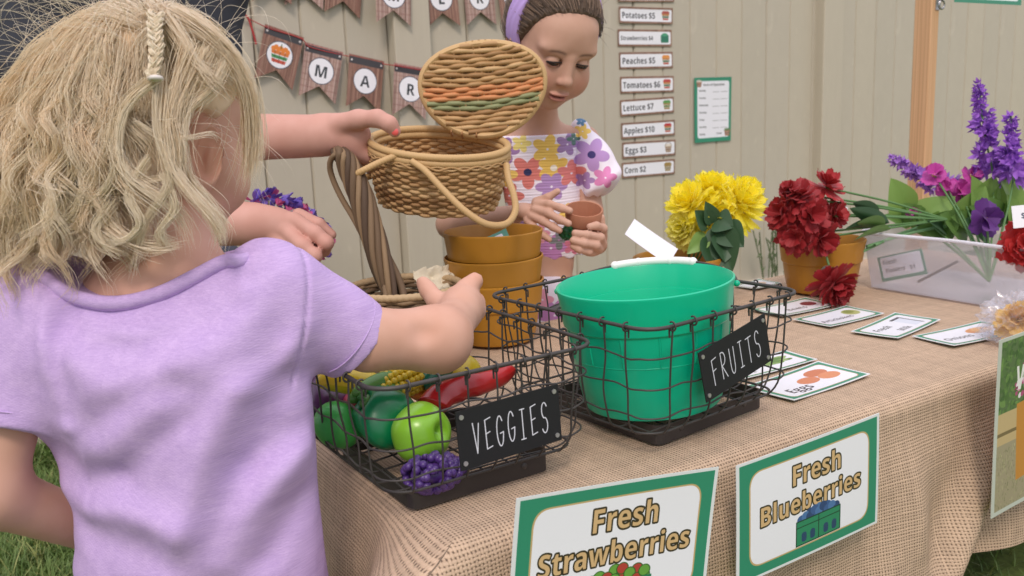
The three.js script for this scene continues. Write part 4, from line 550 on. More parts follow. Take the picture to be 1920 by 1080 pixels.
  const sprig = (label, list, depth) => { const s = thing('leafy_sprig', label, 'leaves', root); for (const [u, w, u2, w2, W, k, dd] of list) { const a = atD(u, w, depth), b = atD(u2, w2, depth - (dd ?? 0.05)), d = b.clone().sub(a), g = aimFace(leafGeo(d.length(), W, 0.1, 0.14), d, cFwd.clone().negate().add(v3(rr(-0.3, 0.3), rr(0.1, 0.7), rr(-0.3, 0.3)))); g.translate(a.x - root.x, a.y - root.y, a.z - root.z); part('leaf', g, leafM[k], s); } const e = list[0], p = atD(e[0], e[1], depth).sub(root); part('stem', tube([[0, 0, 0], [p.x * 0.5, p.y * 0.6, p.z * 0.5], [p.x, p.y, p.z]], 0.0025, 6, 12), stemM, s); };
  sprig('pale green broad leaves at the end of the box near the post', [[1695, 408, 1676, 335, 0.085, 1], [1690, 420, 1725, 385, 0.05, 2], [1712, 434, 1790, 366, 0.095, 1], [1700, 425, 1660, 400, 0.04, 2], [1740, 425, 1700, 380, 0.05, 2], [1760, 440, 1722, 400, 0.07, 2], [1735, 445, 1760, 398, 0.07, 1]], 2.0);
  sprig('mid green broad leaves around the magenta blossoms', [[1850, 425, 1830, 330, 0.075, 1], [1840, 425, 1790, 405, 0.06, 2], [1790, 430, 1725, 425, 0.06, 2], [1865, 430, 1880, 345, 0.06, 1], [1760, 430, 1800, 395, 0.06, 2], [1870, 425, 1825, 385, 0.06, 2], [1800, 425, 1850, 350, 0.08, 1], [1830, 400, 1868, 330, 0.07, 1], [1815, 440, 1770, 400, 0.08, 2], [1855, 440, 1815, 410, 0.07, 0]], 1.97);
  sprig('dark leaves under the violet spikes at the near end', [[1895, 420, 1912, 340, 0.06, 1], [1890, 430, 1930, 400, 0.06, 2], [1880, 420, 1860, 370, 0.05, 2], [1900, 420, 1895, 365, 0.05, 1], [1860, 432, 1885, 400, 0.05, 0], [1815, 432, 1845, 420, 0.05, 0], [1770, 432, 1745, 410, 0.05, 0], [1905, 380, 1880, 330, 0.05, 1]], 1.95);
  // red flower, tag and bagged yellow flower at the near end of the box
  flower('red_flower', 'bright red cloth dahlia hanging over the near end of the clear box', 'flower', atD(1922, 462, 1.66), atD(1990, 400, 1.8), bloom(0.05, 5, 12, 0.95, 0.022, ax([-0.4, 0, 0.9])), petal(lin(0.5, 0.018, 0.018)));
  printed('price_tag', 'small white paper tag above the bright red flower', 'tag', [[1894, 391], [1940, 378], [1944, 428], [1902, 424]].map(([u, w]) => atD(u, w, 1.63)), (c, w, h) => { c.fillStyle = '#f3f3f8'; c.fillRect(0, 0, w, h); c.fillStyle = '#333a50'; c.font = `bold ${h * 0.36}px sans-serif`; c.fillText('$1', w * 0.36, h * 0.62); }, 64);
  { const p = onY(1908, 606, T0 + 0.03), f = thing('wrapped_flower', 'yellow cloth flower in a crumpled clear bag on the burlap', 'flower', p); part('blossom', bloom(0.042, 4, 13, 1, 0.018, ax([-0.3, 0.7, 0.6])), petal(lin(0.85, 0.55, 0.12)), f);
    const g = warp(new THREE.IcosahedronGeometry(0.058, 12), (q) => { const n = q.clone().normalize(); q.multiplyScalar(0.9 + 0.28 * noise3(n.x * 3.2, n.y * 3.2, n.z * 3.2) + 0.12 * noise3(n.x * 8, n.y * 8, n.z * 8)); q.y = Math.max(q.y * 0.9, -0.026); }); part('clear_bag', toCreasedNormals(g, 0.35), phys(lin(0.95, 0.95, 0.97), 0.12, { transmission: 0.9, thickness: 0, side: THREE.DoubleSide }), f); }
}
// ---------------------------------------------------------------- wooden stand post and hanging sign
{
  const wood = dataTex(128, 512, (i, j) => { const n = fbm(i / 9, j / 160, 2, 4), k = 16 * n + 8 * Math.sin(i / 5 + 3 * noise3(i / 40, j / 200, 5)); return [206 + k, 164 + k, 122 + k]; });
  wood.wrapS = wood.wrapT = THREE.RepeatWrapping; const wm = new THREE.MeshStandardMaterial({ map: wood, roughness: 0.7 });
  const p = onZ(1736, 60, -1.51), s = thing('wooden_stand', 'pale wooden post frame standing behind the table', 'stand', [p.x, 0, -1.51]);
  part('post', box(0.036, 1.9, 0.05, 0, 0.95, 0, 0.004), wm, s); part('post', box(0.036, 1.9, 0.05, 1.15, 0.95, 0, 0.004), wm, s); part('crossbar', box(1.3, 0.086, 0.036, 0.575, 1.82, 0.0445, 0.004), wm, s);
  const hk = p.clone().set(0.004, onZ(1756, 6, -1.46).y, 0.032); const P = []; for (let i = 0; i <= 14; i++) { const a = i / 14 * 5.6; P.push(v3(0.022 + Math.sin(a) * 0.011, hk.y + Math.cos(a) * 0.011, hk.z - 0.004)); }
  part('hook', [tube(P, 0.0028, 6, 30), box(0.02, 0.026, 0.003, 0.008, hk.y, hk.z - 0.006)], mat(lin(0.5, 0.5, 0.52), 0.3, { metalness: 0.9 }), s);
  const z = -1.447, BL = onZ(1789, 4, z), BR = onZ(1914, 10, z), TL = BL.clone().add(v3(0, 0.14, 0)), TR = BR.clone().add(v3(0, 0.14, 0));
  printed('hanging_sign', 'white sign with a green border hanging beside the wooden post', 'sign', [TL, TR, BR, BL], (c, w, h) => { c.fillStyle = GREEN; c.fillRect(0, 0, w, h); c.fillStyle = '#f3f5fb'; rrect(c, w * 0.05, h * 0.06, w * 0.9, h * 0.87, h * 0.06); c.fill(); }, 128);
  for (const [q, side] of [[TL.clone().lerp(TR, 0.2), 'near the wooden post'], [TL.clone().lerp(TR, 0.8), 'away from the wooden post']]) { const o = single('sign_cord', rod([0, 0, 0], [0, 1.776 - q.y, 0.0], 0.0012, 5), mat(lin(0.5, 0.45, 0.35), 0.9), `thin cord of the hanging sign at its end ${side}`, 'cord', q, 'sign cords'); }
}
// ---------------------------------------------------------------- wicker
const straw = [lin(0.52, 0.32, 0.14), lin(0.44, 0.26, 0.11), lin(0.58, 0.38, 0.18), lin(0.36, 0.2, 0.08)].map((c) => mat(c, 0.65)), strawRim = mat(lin(0.58, 0.38, 0.17), 0.6), orangeW = mat(lin(0.62, 0.27, 0.11), 0.7), greenW = mat(lin(0.27, 0.29, 0.14), 0.7);
function boundRim(fn, r, wraps, n = 360) {            // closed tube with the ridges of a wrapped binding
  const c = new THREE.CatmullRomCurve3(Array.from({ length: 60 }, (_, i) => fn(i / 60 * 6.283185)), true), g = new THREE.TubeGeometry(c, n, r, 8, true), p = g.attributes.position;
  for (let i = 0; i < p.count; i++) { const s = Math.floor(i / 9), q = c.getPointAt((s % n) / n), k = 1 + 0.13 * Math.abs(Math.sin(s / n * Math.PI * wraps + (i % 9) * 0.5)); p.setXYZ(i, q.x + (p.getX(i) - q.x) * k, q.y + (p.getY(i) - q.y) * k, q.z + (p.getZ(i) - q.z) * k); } g.computeVertexNormals(); return g;
}
function wrapRod(pts, r, wraps) { const c = new THREE.CatmullRomCurve3(pts, false, 'centripetal'), n = 160, g = new THREE.TubeGeometry(c, n, r, 8), p = g.attributes.position; for (let i = 0; i < p.count; i++) { const s = Math.floor(i / 9), q = c.getPointAt(s / n), k = 1 + 0.12 * Math.abs(Math.sin(s / n * Math.PI * wraps + (i % 9) * 0.45)); p.setXYZ(i, q.x + (p.getX(i) - q.x) * k, q.y + (p.getY(i) - q.y) * k, q.z + (p.getZ(i) - q.z) * k); } g.computeVertexNormals(); return g; }
{
  const D = 1.52, A = 0.115, Bm = 0.078, H = 0.104;
  const O = atD(824, 268, D), b = thing('picnic_basket', 'small oval wicker picnic basket held open by the adult hand', 'basket', O);
  // local frame: x along the image, y the basket's axis leaning toward the camera
  b.quaternion.setFromEuler(new THREE.Euler(0, CAM_YAW, 0)); b.quaternion.multiply(new THREE.Quaternion().setFromEuler(new THREE.Euler(0.27, 0, -0.10)));
  const ov = (a, y, k = 1, dr = 0) => v3(Math.cos(a) * (A * k + dr), y, Math.sin(a) * (Bm * k + dr));
  part('rim', boundRim((a) => ov(a, 0), 0.0058, 150), strawRim, b); part('rim_band', boundRim((a) => ov(a, -0.0105, 0.995), 0.0062, 150), strawRim, b);
  const rows = 15, stakes = 44;
  for (let r = 0; r < rows; r++) { const y = -0.02 - r / (rows - 1) * (H - 0.02), k = 1 - 0.15 * Math.pow(r / rows, 1.4), pts = []; for (let i = 0; i < stakes * 2; i++) { const a = i / (stakes * 2) * 6.283; pts.push(ov(a, y + rr(-0.0008, 0.0008), k, 0.0026 * Math.sin(i * Math.PI / 2 + 0.785 + r * Math.PI))); } const o = part('weaver', tube(pts, 0.0039, 5, stakes * 5, true), straw[(r * 7 + (r % 3)) % 4], b); }
  const sg = []; for (let i = 0; i < stakes; i++) { const a = (i + 0.5) / stakes * 6.283; sg.push(tube([ov(a, -0.004), ov(a, -H * 0.5, 0.95), ov(a, -H, 0.86)], 0.0017, 5, 6)); } part('stakes', sg, straw[3], b);
  { const pts = []; for (let i = 0; i < 120; i++) { const a = i / 120 * 6.283; pts.push(ov(a, -0.017 + 0.003 * Math.sin(i * 0.9), 1.0, 0.004)); } part('braid', tube(pts, 0.0022, 5, 240, true), straw[2], b); const q = pts.map((p, i) => { const a = i / 120 * 6.283; return ov(a, -0.017 - 0.003 * Math.sin(i * 0.9), 1.0, 0.0045); }); part('braid', tube(q, 0.0022, 5, 240, true), straw[0], b); }
  part('bottom', (() => { const s = new THREE.Shape(); s.absellipse(0, 0, A * 0.86, Bm * 0.86, 0, 6.283); return new THREE.ExtrudeGeometry(s, { depth: 0.004, bevelEnabled: false, curveSegments: 40 }).rotateX(Math.PI / 2).translate(0, -H + 0.002, 0); })(), straw[1], b);
  // lid: own frame facing the camera
  const inv = b.quaternion.clone().invert(), lidC = atD(906, 162, 1.535).sub(O).applyQuaternion(inv);
  const lid = new THREE.Group(); lid.name = 'lid'; lid.position.copy(lidC); b.add(lid);
  const lq = new THREE.Quaternion().setFromEuler(new THREE.Euler(-0.06, CAM_YAW + 0.05, 0.0)); lid.quaternion.copy(inv.clone().multiply(lq)); lid.rotateZ(0.02);
  const la = 0.1035, lb = 0.0765, lov = (a, k = 1) => v3(Math.cos(a) * la * k, Math.sin(a) * lb * k - 0.012 * Math.cos(a) * 0 + 0.006 * Math.cos(2 * a), 0);
  part('lid_rim', boundRim((a) => lov(a), 0.0062, 160), strawRim, lid);
  const lr = 19; for (let r = 0; r < lr; r++) { const t = (r + 0.5) / lr * 2 - 1, y = -t * lb * 0.97, hw = la * Math.sqrt(Math.max(0.02, 1 - t * t)) * 0.99, n = Math.max(4, Math.round(hw / 0.0052)), pts = []; for (let i = 0; i <= n; i++) pts.push(v3(lerp(-hw, hw, i / n), y + 0.006 * Math.cos(2 * Math.acos(clamp(lerp(-hw, hw, i / n) / la, -1, 1))) * 0.6 + 0.0012 * Math.sin(i * 0.5 + r), 0.0028 * Math.sin(i * Math.PI / 2 + 0.785 + r * Math.PI) + 0.004));
    part('lid_weaver', tube(pts, 0.0043, 5, n * 3), r >= 9 && r <= 11 ? orangeW : r === 12 || r === 13 ? greenW : straw[(r * 5 + 1) % 4], lid); }
  { const g = []; for (let i = 0; i < 19; i++) { const t = (i + 0.5) / 19 * 2 - 1, hh = lb * Math.sqrt(1 - t * t); g.push(rod([t * la, -hh, 0.003], [t * la, hh, 0.003], 0.0019, 5)); } part('lid_ribs', [...g, (() => { const s = new THREE.Shape(); s.absellipse(0, 0, la * 0.98, lb * 0.96, 0, 6.283); return new THREE.ExtrudeGeometry(s, { depth: 0.002, bevelEnabled: false, curveSegments: 40 }).translate(0, 0.001, -0.002); })()], straw[3], lid); }
  const loc = (u, w, d) => atD(u, w, d).sub(O).applyQuaternion(inv);
  for (const [u, w] of [[848, 243], [868, 247], [895, 249]]) part('hinge_tie', tube([loc(u, w - 8, 1.56), loc(u - 2, w + 4, 1.535), loc(u, w + 12, 1.57), loc(u + 2, w, 1.58)], 0.0016, 5, 20), mat(lin(0.4, 0.2, 0.08), 0.7), b);
  part('handle', wrapRod([loc(772, 302, 1.452), loc(795, 318, 1.442), loc(830, 355, 1.435), loc(875, 398, 1.43), loc(915, 421, 1.435), loc(950, 419, 1.45), loc(966, 396, 1.465), loc(963, 365, 1.475), loc(953, 335, 1.487), loc(949, 308, 1.5)], 0.0052, 70), strawRim, b);
  part('handle', wrapRod([loc(742, 292, 1.462), loc(715, 303, 1.455), loc(680, 320, 1.45), loc(664, 329, 1.46), loc(672, 333, 1.5), loc(700, 328, 1.56), loc(738, 306, 1.6)], 0.0052, 50), strawRim, b);
}
{ // grapevine basket standing on the table behind the VEGGIES basket
  const vine = [lin(0.15, 0.095, 0.052), lin(0.22, 0.145, 0.08), lin(0.09, 0.055, 0.032), lin(0.28, 0.185, 0.1)].map((c) => mat(c, 0.75));
  const C = v3(0.635, T0, -1.345), b = thing('vine_basket', 'brown twig basket with a tall twisted vine handle', 'basket', C); const loc = (u, w, d) => atD(u, w, d).sub(C);
  const R = 0.088, ov = (a, y, k, dr) => v3(Math.cos(a) * (R * k + dr), y, Math.sin(a) * (R * k + dr));
  for (let r = 0; r < 15; r++) { const y = 0.006 + r * 0.0082, k = 0.78 + 0.26 * Math.pow(r / 14, 0.7), pts = []; for (let i = 0; i < 52; i++) pts.push(ov(i / 52 * 6.283, y + rr(-0.001, 0.001), k, 0.003 * Math.sin(i * Math.PI / 2 + 0.785 + r * Math.PI))); part('weaver', tube(pts, 0.0043, 5, 150, true), vine[(r * 3 + (r > 8 ? 1 : 0)) % 4], b); }
  part('rim', boundRim((a) => ov(a, 0.129, 1.06, 0), 0.0055, 60), mat(lin(0.5, 0.36, 0.2), 0.7), b);
  { const g = new THREE.CylinderGeometry(R * 0.76, R * 0.74, 0.006, 30).translate(0, 0.004, 0); part('bottom', g, vine[2], b); }
  // arch of vines, seen almost edge on
  const P0 = [[752, 585], [735, 555], [700, 470], [672, 380], [652, 320], [638, 288]], pc = new THREE.SplineCurve(P0.map((q) => new THREE.Vector2(...q))), path = pc.getPoints(13).map((q) => [q.x, q.y]);
  for (let s = 0; s < 11; s++) { const ph = s * 0.571, pts = path.map(([u, w], i) => { const q = i / 13, k = 25 * (0.65 + 0.35 * Math.sin(q * 3)); return loc(u + Math.cos(ph + q * 6.2) * k * 0.8 + 7 * Math.sin(q * 3.1) + (s === 7 ? -38 * Math.sin(Math.min(1, 1.4 * (1 - q)) * 2.4) : 0) + 2, w + rr(-3, 3), 1.46 + Math.sin(ph + q * 6.2) * 0.018 + 0.012 * q); });
    for (const [u, w, d] of [[634, 280, 1.5], [645, 296, 1.56], [668, 360, 1.6], [700, 470, 1.61], [735, 560, 1.6]]) pts.push(loc(u + Math.cos(ph) * 9, w, d + Math.sin(ph) * 0.012));
    part('handle_vine', tube(pts, rr(0.0036, 0.0062), 7, 80), vine[(s * 3) % 4], b); }
  part('tissue', warp(new THREE.PlaneGeometry(0.07, 0.05, 10, 8), (p) => { p.z += 0.012 * noise3(p.x * 60, p.y * 60, 2); }).rotateX(-0.6).translate(0.07, 0.128, -0.02), mat(lin(0.75, 0.68, 0.52), 0.9, { side: THREE.DoubleSide }), b);
}
// ---------------------------------------------------------------- people
const AX = (q, x, y, z) => v3(x, y, z).applyQuaternion(q);
const quat = (x, y, z, o = 'YXZ') => new THREE.Quaternion().setFromEuler(new THREE.Euler(x, y, z, o));
function figure(label, pos) {                            // local frame: x to the picture's right, -z away from the camera
  const g = thing('person', label, 'person', [pos.x, 0, pos.z], CAM_YAW);
  const iq = new THREE.Quaternion().setFromAxisAngle(v3(0, 1, 0), -CAM_YAW);
  g.userData.at = (u, w, d) => atD(u, w, d).sub(g.position).applyQuaternion(iq); return g;
}
function meshRegions(f, regions, colour) {               // the first region is coarse and leaves out the finer ones
  const fine = regions.slice(1).map(([lo, hi]) => { const c = lo.clone().add(hi).multiplyScalar(0.5), h = hi.clone().sub(lo).multiplyScalar(0.5).addScalar(-regions[0][2] * 1.6); return (x, y, z) => Math.max(Math.abs(x - c.x) - h.x, Math.abs(y - c.y) - h.y, Math.abs(z - c.z) - h.z); });
  const coarse = (x, y, z) => { let d = f(x, y, z); for (const q of fine) d = Math.max(d, -q(x, y, z)); return d; };
  const gs = regions.map(([lo, hi, c], i) => nets(i ? f : coarse, lo, hi, c)); const g = mergeGeometries(gs); return colour ? tint(g, colour) : g; }
const boxAround = (pts, pad) => { const b = new THREE.Box3().setFromPoints(pts).expandByScalar(pad); return [b.min, b.max]; };
function chain(list, pts, r0, r1, k) { for (let i = 0; i < pts.length - 1; i++) { const a = i / (pts.length - 1), b = (i + 1) / (pts.length - 1); list.push([capsule(pts[i], pts[i + 1], lerp(r0, r1, a), lerp(r0, r1, b)), k]); } }
const nearSeg = (pts) => (x, y) => { let m = 1e9; for (let i = 0; i < pts.length - 1; i++) { const ax = pts[i].x, ay = pts[i].y, bx = pts[i + 1].x - ax, by = pts[i + 1].y - ay, t = clamp(((x - ax) * bx + (y - ay) * by) / (bx * bx + by * by)); m = Math.min(m, (x - ax - bx * t) ** 2 + (y - ay - by * t) ** 2); } return m; };
function addHead(list, C, q, s, opt = {}) {              // head-local: +z face, +y up, +x the person's left; eyes at y = 0
  const P = (x, y, z) => AX(q, x * s, y * s, z * s).add(C), e = (x, y, z, a, b, c, k, sub, r) => list.push([ellipsoid(P(x, y, z), a * s, b * s, c * s, r ? q.clone().multiply(r) : q), k * s, sub]);
  e(0, 0.035, -0.012, 0.0745, 0.082, 0.092, 0.02); e(0, -0.028, 0.028, 0.061, 0.058, 0.058, 0.035);
  for (const i of [-1, 1]) { e(i * 0.035, -0.043, 0.05, 0.031, 0.028, 0.025, 0.03); e(i * 0.031, 0.022, 0.068, 0.024, 0.010, 0.012, 0.016); }
  e(0, -0.085, 0.052, 0.021, 0.016, 0.02, 0.03); e(0, 0.045, 0.045, 0.05, 0.035, 0.036, 0.03);
  if (opt.face) {
    for (const i of [-1, 1]) { e(i * 0.0285, 0.001, 0.0775, 0.0155, 0.0085, 0.011, 0.006, true); e(i * 0.0285, 0.0005, 0.0735, 0.0128, 0.0112, 0.0105, 0.003); }
    list.push([capsule(P(0, 0.008, 0.082), P(0, -0.026, 0.0935), 0.0062 * s, 0.0075 * s), 0.012 * s]); e(0, -0.0285, 0.0955, 0.0088, 0.0072, 0.0078, 0.008); for (const i of [-1, 1]) e(i * 0.0085, -0.0315, 0.089, 0.0058, 0.0052, 0.0065, 0.006);
    e(0, -0.0555, 0.0845, 0.0195, 0.0042, 0.009, 0.004); e(0, -0.0655, 0.0825, 0.016, 0.0052, 0.0095, 0.004); e(0, -0.0602, 0.094, 0.0165, 0.0012, 0.007, 0.002, true);
  }
  for (const i of opt.ears ?? [-1, 1]) { const r = quat(0.12, i * 0.5, i * -0.12), eo = opt.earOut ?? 0, m = opt.earSize ?? 1, dy = opt.earDrop ?? 0; e(i * (0.077 + eo), -0.008 - dy, -0.008, 0.0085 * m, 0.0305 * m, 0.0185 * m, 0.007, false, r); e(i * (0.0835 + eo * 1.15), -0.002 - dy, -0.003, 0.0058 * m, 0.0215 * m, 0.0115 * m, 0.004, true, r); e(i * (0.079 + eo), -0.006 - dy, 0.001, 0.004 * m, 0.012 * m, 0.004 * m, 0.003, false, r); }
  return P;
}
// hair strands: thin three-sided tubes grown from a list of paths
function strands(paths, colourOf, r0 = 0.0006) {
  let nv = 0, ni = 0; for (const p of paths) { nv += p.length * 3; ni += (p.length - 1) * 18; }
  const pos = new Float32Array(nv * 3), nor = new Float32Array(nv * 3), col = new Float32Array(nv * 3), idx = new Uint32Array(ni); let v = 0, k = 0; const t = v3(), a = v3(), b = v3();
  paths.forEach((p, s) => { const c = colourOf(s, p), R = p.r ?? r0, v0 = v;
    for (let i = 0; i < p.length; i++) { t.copy(p[Math.min(i + 1, p.length - 1)]).sub(p[Math.max(i - 1, 0)]).normalize(); a.set(0.31, 0.17, 0.93).cross(t).normalize(); b.crossVectors(t, a); const w = R * (i > p.length - 4 ? (p.length - i) / 4.2 : 1);
      for (let j = 0; j < 3; j++) { const an = j * 2.0944, ca = Math.cos(an), sa = Math.sin(an), x = a.x * ca + b.x * sa, y = a.y * ca + b.y * sa, z = a.z * ca + b.z * sa; pos[v * 3] = p[i].x + x * w; pos[v * 3 + 1] = p[i].y + y * w; pos[v * 3 + 2] = p[i].z + z * w; nor[v * 3] = x; nor[v * 3 + 1] = y; nor[v * 3 + 2] = z; col[v * 3] = c[0]; col[v * 3 + 1] = c[1]; col[v * 3 + 2] = c[2]; v++; } }
    for (let i = 0; i < p.length - 1; i++) for (let j = 0; j < 3; j++) { const A = v0 + i * 3 + j, B = v0 + i * 3 + (j + 1) % 3; idx[k++] = A; idx[k++] = B; idx[k++] = A + 3; idx[k++] = B; idx[k++] = B + 3; idx[k++] = A + 3; } });
  const g = new THREE.BufferGeometry(); g.setAttribute('position', new THREE.BufferAttribute(pos, 3)); g.setAttribute('normal', new THREE.BufferAttribute(nor, 3)); g.setAttribute('color', new THREE.BufferAttribute(col, 3)); g.setIndex(new THREE.BufferAttribute(idx, 1)); return g;
}
const skinMat = () => phys(0xffffff, 0.56, { vertexColors: true, sheen: 0.25, sheenRoughness: 0.5, sheenColor: lin(0.9, 0.55, 0.45), specularIntensity: 0.45 });
function knit(base, strength = 1) { const t = dataTex(512, 512, (i, j) => { const n = fbm(i / 30, j / 4.5, 3, 4) * 13 + noise3(i / 7, j / 1.6, 8) * 7 + fbm(i / 90, j / 60, 5) * 8, k = n * strength; return [base[0] + k, base[1] + k, base[2] + k * 0.8]; }); t.wrapS = t.wrapT = THREE.RepeatWrapping; return t; }
const knitBump = dataTex(256, 256, (i, j) => { const h = 128 + 60 * Math.sin(i * Math.PI / 4) * Math.sin(j * Math.PI / 2) + 50 * noise3(i / 5, j / 2, 4); return [h, h, h]; }, false); knitBump.wrapS = knitBump.wrapT = THREE.RepeatWrapping;
function planarUV(g, f) { const p = g.attributes.position, uv = new Float32Array(p.count * 2), q = v3(); for (let i = 0; i < p.count; i++) { q.fromBufferAttribute(p, i); const [a, b] = f(q); uv[i * 2] = a; uv[i * 2 + 1] = b; } g.setAttribute('uv', new THREE.BufferAttribute(uv, 2)); return g; }

{ // ============ small child with blond hair
  const base = atD(330, 800, 0.9), t = figure('small child seen from behind in a lilac T-shirt, reaching over the wire basket', base), A = t.userData.at; delete t.userData.at;
  const headC = A(303, 255, 0.94), hq = quat(0.16, Math.PI - 0.72, 0.05, 'YXZ');
  const L = []; const P = addHead(L, headC, hq, 1.0, { ears: [-1], earOut: 0.014, earSize: 1.22, earDrop: 0.012 });
  const neck0 = A(318, 420, 0.93), neck1 = A(308, 560, 0.92), shL = A(72, 565, 0.9), shR = A(545, 548, 0.92);
  L.push([capsule(neck0, neck1, 0.043, 0.05), 0.03]); L.push([capsule(A(130, 600, 0.935), A(480, 590, 0.94), 0.03, 0.03), 0.05]);
  const chest = A(318, 700, 0.92), hip = A(350, 1130, 0.92); L.push([ellipsoid(chest.clone().add(v3(0, 0.01, -0.01)), 0.1, 0.11, 0.055), 0.05], [ellipsoid(hip.clone().add(v3(0.01, -0.03, -0.02)), 0.085, 0.12, 0.06), 0.03], [capsule(chest, hip, 0.05, 0.05), 0.03]);
  // left arm tucked in front of the body
  const elL = A(-18, 925, 0.885), wrL = A(230, 1010, 1.03); L.push([capsule(shL, elL, 0.03, 0.029), 0.02], [capsule(elL, wrL, 0.031, 0.023), 0.02], [ellipsoid(A(300, 1020, 1.06), 0.035, 0.025, 0.02), 0.02]);
  for (let i = 0; i < 4; i++) chain(L, [A(320, 1000 + i * 14, 1.06), A(355, 1005 + i * 14, 1.05), A(375, 1015 + i * 13, 1.03)], 0.009, 0.007, 0.006);
  // right arm over the table
  const elR = A(822, 636, 1.0), wrR = A(858, 594, 1.085), mdR = A(690, 636, 0.96); L.push([capsule(shR.clone().add(v3(0, -0.015, 0)), mdR, 0.033, 0.0325), 0.02], [capsule(mdR, elR, 0.0325, 0.0335), 0.012], [capsule(elR, wrR, 0.0345, 0.024), 0.02]);
  const hand = []; L.push([ellipsoid(A(866, 576, 1.112), 0.0262, 0.0285, 0.029), 0.02]);
  for (const [pts, r0, r1] of [[[[866, 563, 1.115], [875, 542, 1.125], [890, 527, 1.135]], 0.0132, 0.0112], [[[884, 566, 1.115], [893, 566, 1.14], [886, 588, 1.165]], 0.0115, 0.009], [[[888, 583, 1.11], [894, 584, 1.135], [884, 605, 1.155]], 0.0112, 0.0088], [[[880, 600, 1.115], [882, 603, 1.14], [872, 618, 1.15]], 0.0092, 0.0075], [[[846, 584, 1.1], [818, 564, 1.115], [803, 545, 1.125], [793, 530, 1.13]], 0.0125, 0.0088]]) chain(L, pts.map((p) => A(...p)), r0, r1, 0.007);
  // legs
  for (const s of [-1, 1]) { const h = hip.clone().add(v3(s * 0.055, -0.04, 0)), kn = v3(h.x, 0.24, h.z + 0.005), an = v3(h.x, 0.06, h.z + 0.015); L.push([capsule(h, kn, 0.055, 0.042), 0.02], [capsule(kn, an, 0.04, 0.027), 0.02], [ellipsoid(v3(h.x, 0.03, h.z - 0.035), 0.032, 0.03, 0.075), 0.03]); }
  const dimple = A(797, 622, 0.951); L.push([ellipsoid(dimple, 0.006, 0.005, 0.006), 0.02, true]);
  const F = union(L);
  const g = meshRegions(F, [[v3(-0.42, 0.0, -0.32), v3(0.36, 0.78, 0.2), 0.008], [...boxAround([headC], 0.15), 0.0036], [...boxAround([A(700, 600, 0.95), A(900, 560, 1.2)], 0.055), 0.0042]], (p) => { const n = 0.04 * fbm(p.x * 22, p.y * 22, p.z * 22); const ear = Math.exp(-p.distanceToSquared(P(-0.088, -0.014, -0.006)) / 0.0012), kn = Math.exp(-p.distanceToSquared(elR) / 0.0016) * 0.35, f = Math.exp(-p.distanceToSquared(A(888, 540, 1.14)) / 0.0009) * 0.5, r = ear * 0.7 + kn + f; return [0.64 + n, 0.375 + n - r * 0.07, 0.278 + n - r * 0.07]; });
  const body = part('body', g, skinMat(), t);
  // shirt
  const edge = [[430, 120, 500], [520, 70, 545], [600, 58, 548], [700, 64, 570], [800, 78, 582], [900, 102, 585], [960, 126, 584], [1020, 124, 588], [1080, 118, 592], [1240, 108, 604], [1400, 100, 612]].map(([w, a, b]) => { const p = A(a, w, 0.905), q = A(b, w, 0.905); return [p.y, (p.x + q.x) / 2, (q.x - p.x) / 2, (p.z + q.z) / 2]; }).sort((a, b) => a[0] - b[0]);
  const prof = (y) => { let i = 0; while (i < edge.length - 2 && y > edge[i + 1][0]) i++; const a = edge[i], b = edge[i + 1], k = clamp((y - a[0]) / (b[0] - a[0])), s = k * k * (3 - 2 * k); return [lerp(a[1], b[1], s), lerp(a[2], b[2], s)]; };
  const zc = A(320, 800, 0.915).z, hemY = A(330, 1290, 0.9).y, topY = A(330, 560, 0.9).y;
  const torso = (x, y, z) => { const [cx, rx] = prof(y), rz = 0.083 + 0.012 * sstep(topY, hemY, y), k = Math.hypot((x - cx) / rx, (z - zc) / rz), d = (k - 1) * Math.min(rx, rz) * (0.75 + 0.25 * k); return smax(smax(d, y - topY + 0.01, 0.05), hemY - y, 0.008); };
  const folds = [[[[100, 575], [180, 622], [260, 625], [340, 600], [430, 550]], 0.004, 0.012], [[[140, 610], [210, 650], [280, 640], [340, 600], [390, 560]], -0.0075, 0.026], [[[120, 640], [180, 720], [270, 730], [350, 660]], 0.004, 0.018], [[[112, 560], [105, 680], [112, 780]], -0.0045, 0.013], [[[62, 560], [85, 700], [112, 810]], 0.004, 0.01], [[[300, 1120], [345, 980], [385, 850], [440, 745]], 0.010, 0.02], [[[395, 1120], [410, 980], [455, 840], [520, 740]], -0.007, 0.022], [[[575, 870], [500, 930], [440, 1000], [400, 1080]], 0.008, 0.02], [[[590, 820], [520, 850], [450, 900]], -0.006, 0.018], [[[580, 960], [520, 1010], [470, 1090]], -0.006, 0.017], [[[85, 905], [130, 945], [190, 915]], -0.015, 0.03], [[[135, 985], [210, 965], [300, 990], [330, 1000]], 0.009, 0.018], [[[190, 860], [240, 800], [300, 760]], 0.006, 0.02], [[[180, 800], [250, 745], [330, 720]], -0.0045, 0.016], [[[230, 900], [290, 830], [340, 790]], -0.004, 0.015], [[[140, 1040], [230, 1050], [300, 1075]], -0.006, 0.02], [[[530, 560], [500, 640], [490, 720]], -0.003, 0.014], [[[560, 640], [520, 700], [470, 730]], 0.0045, 0.013], [[[440, 560], [420, 640], [380, 700]], 0.003, 0.018]].map(([pts, a, w]) => { const q = pts.map(([u, v]) => A(u, v, 0.83)), f = nearSeg(q); return [f, a * 1.1, 1 / (w * w)]; });
  const cuffR = A(668, 640, 0.965), axR = cuffR.clone().sub(A(548, 560, 0.92)).normalize(), cuffL = A(22, 800, 0.885), axL = cuffL.clone().sub(A(66, 570, 0.9)).normalize();
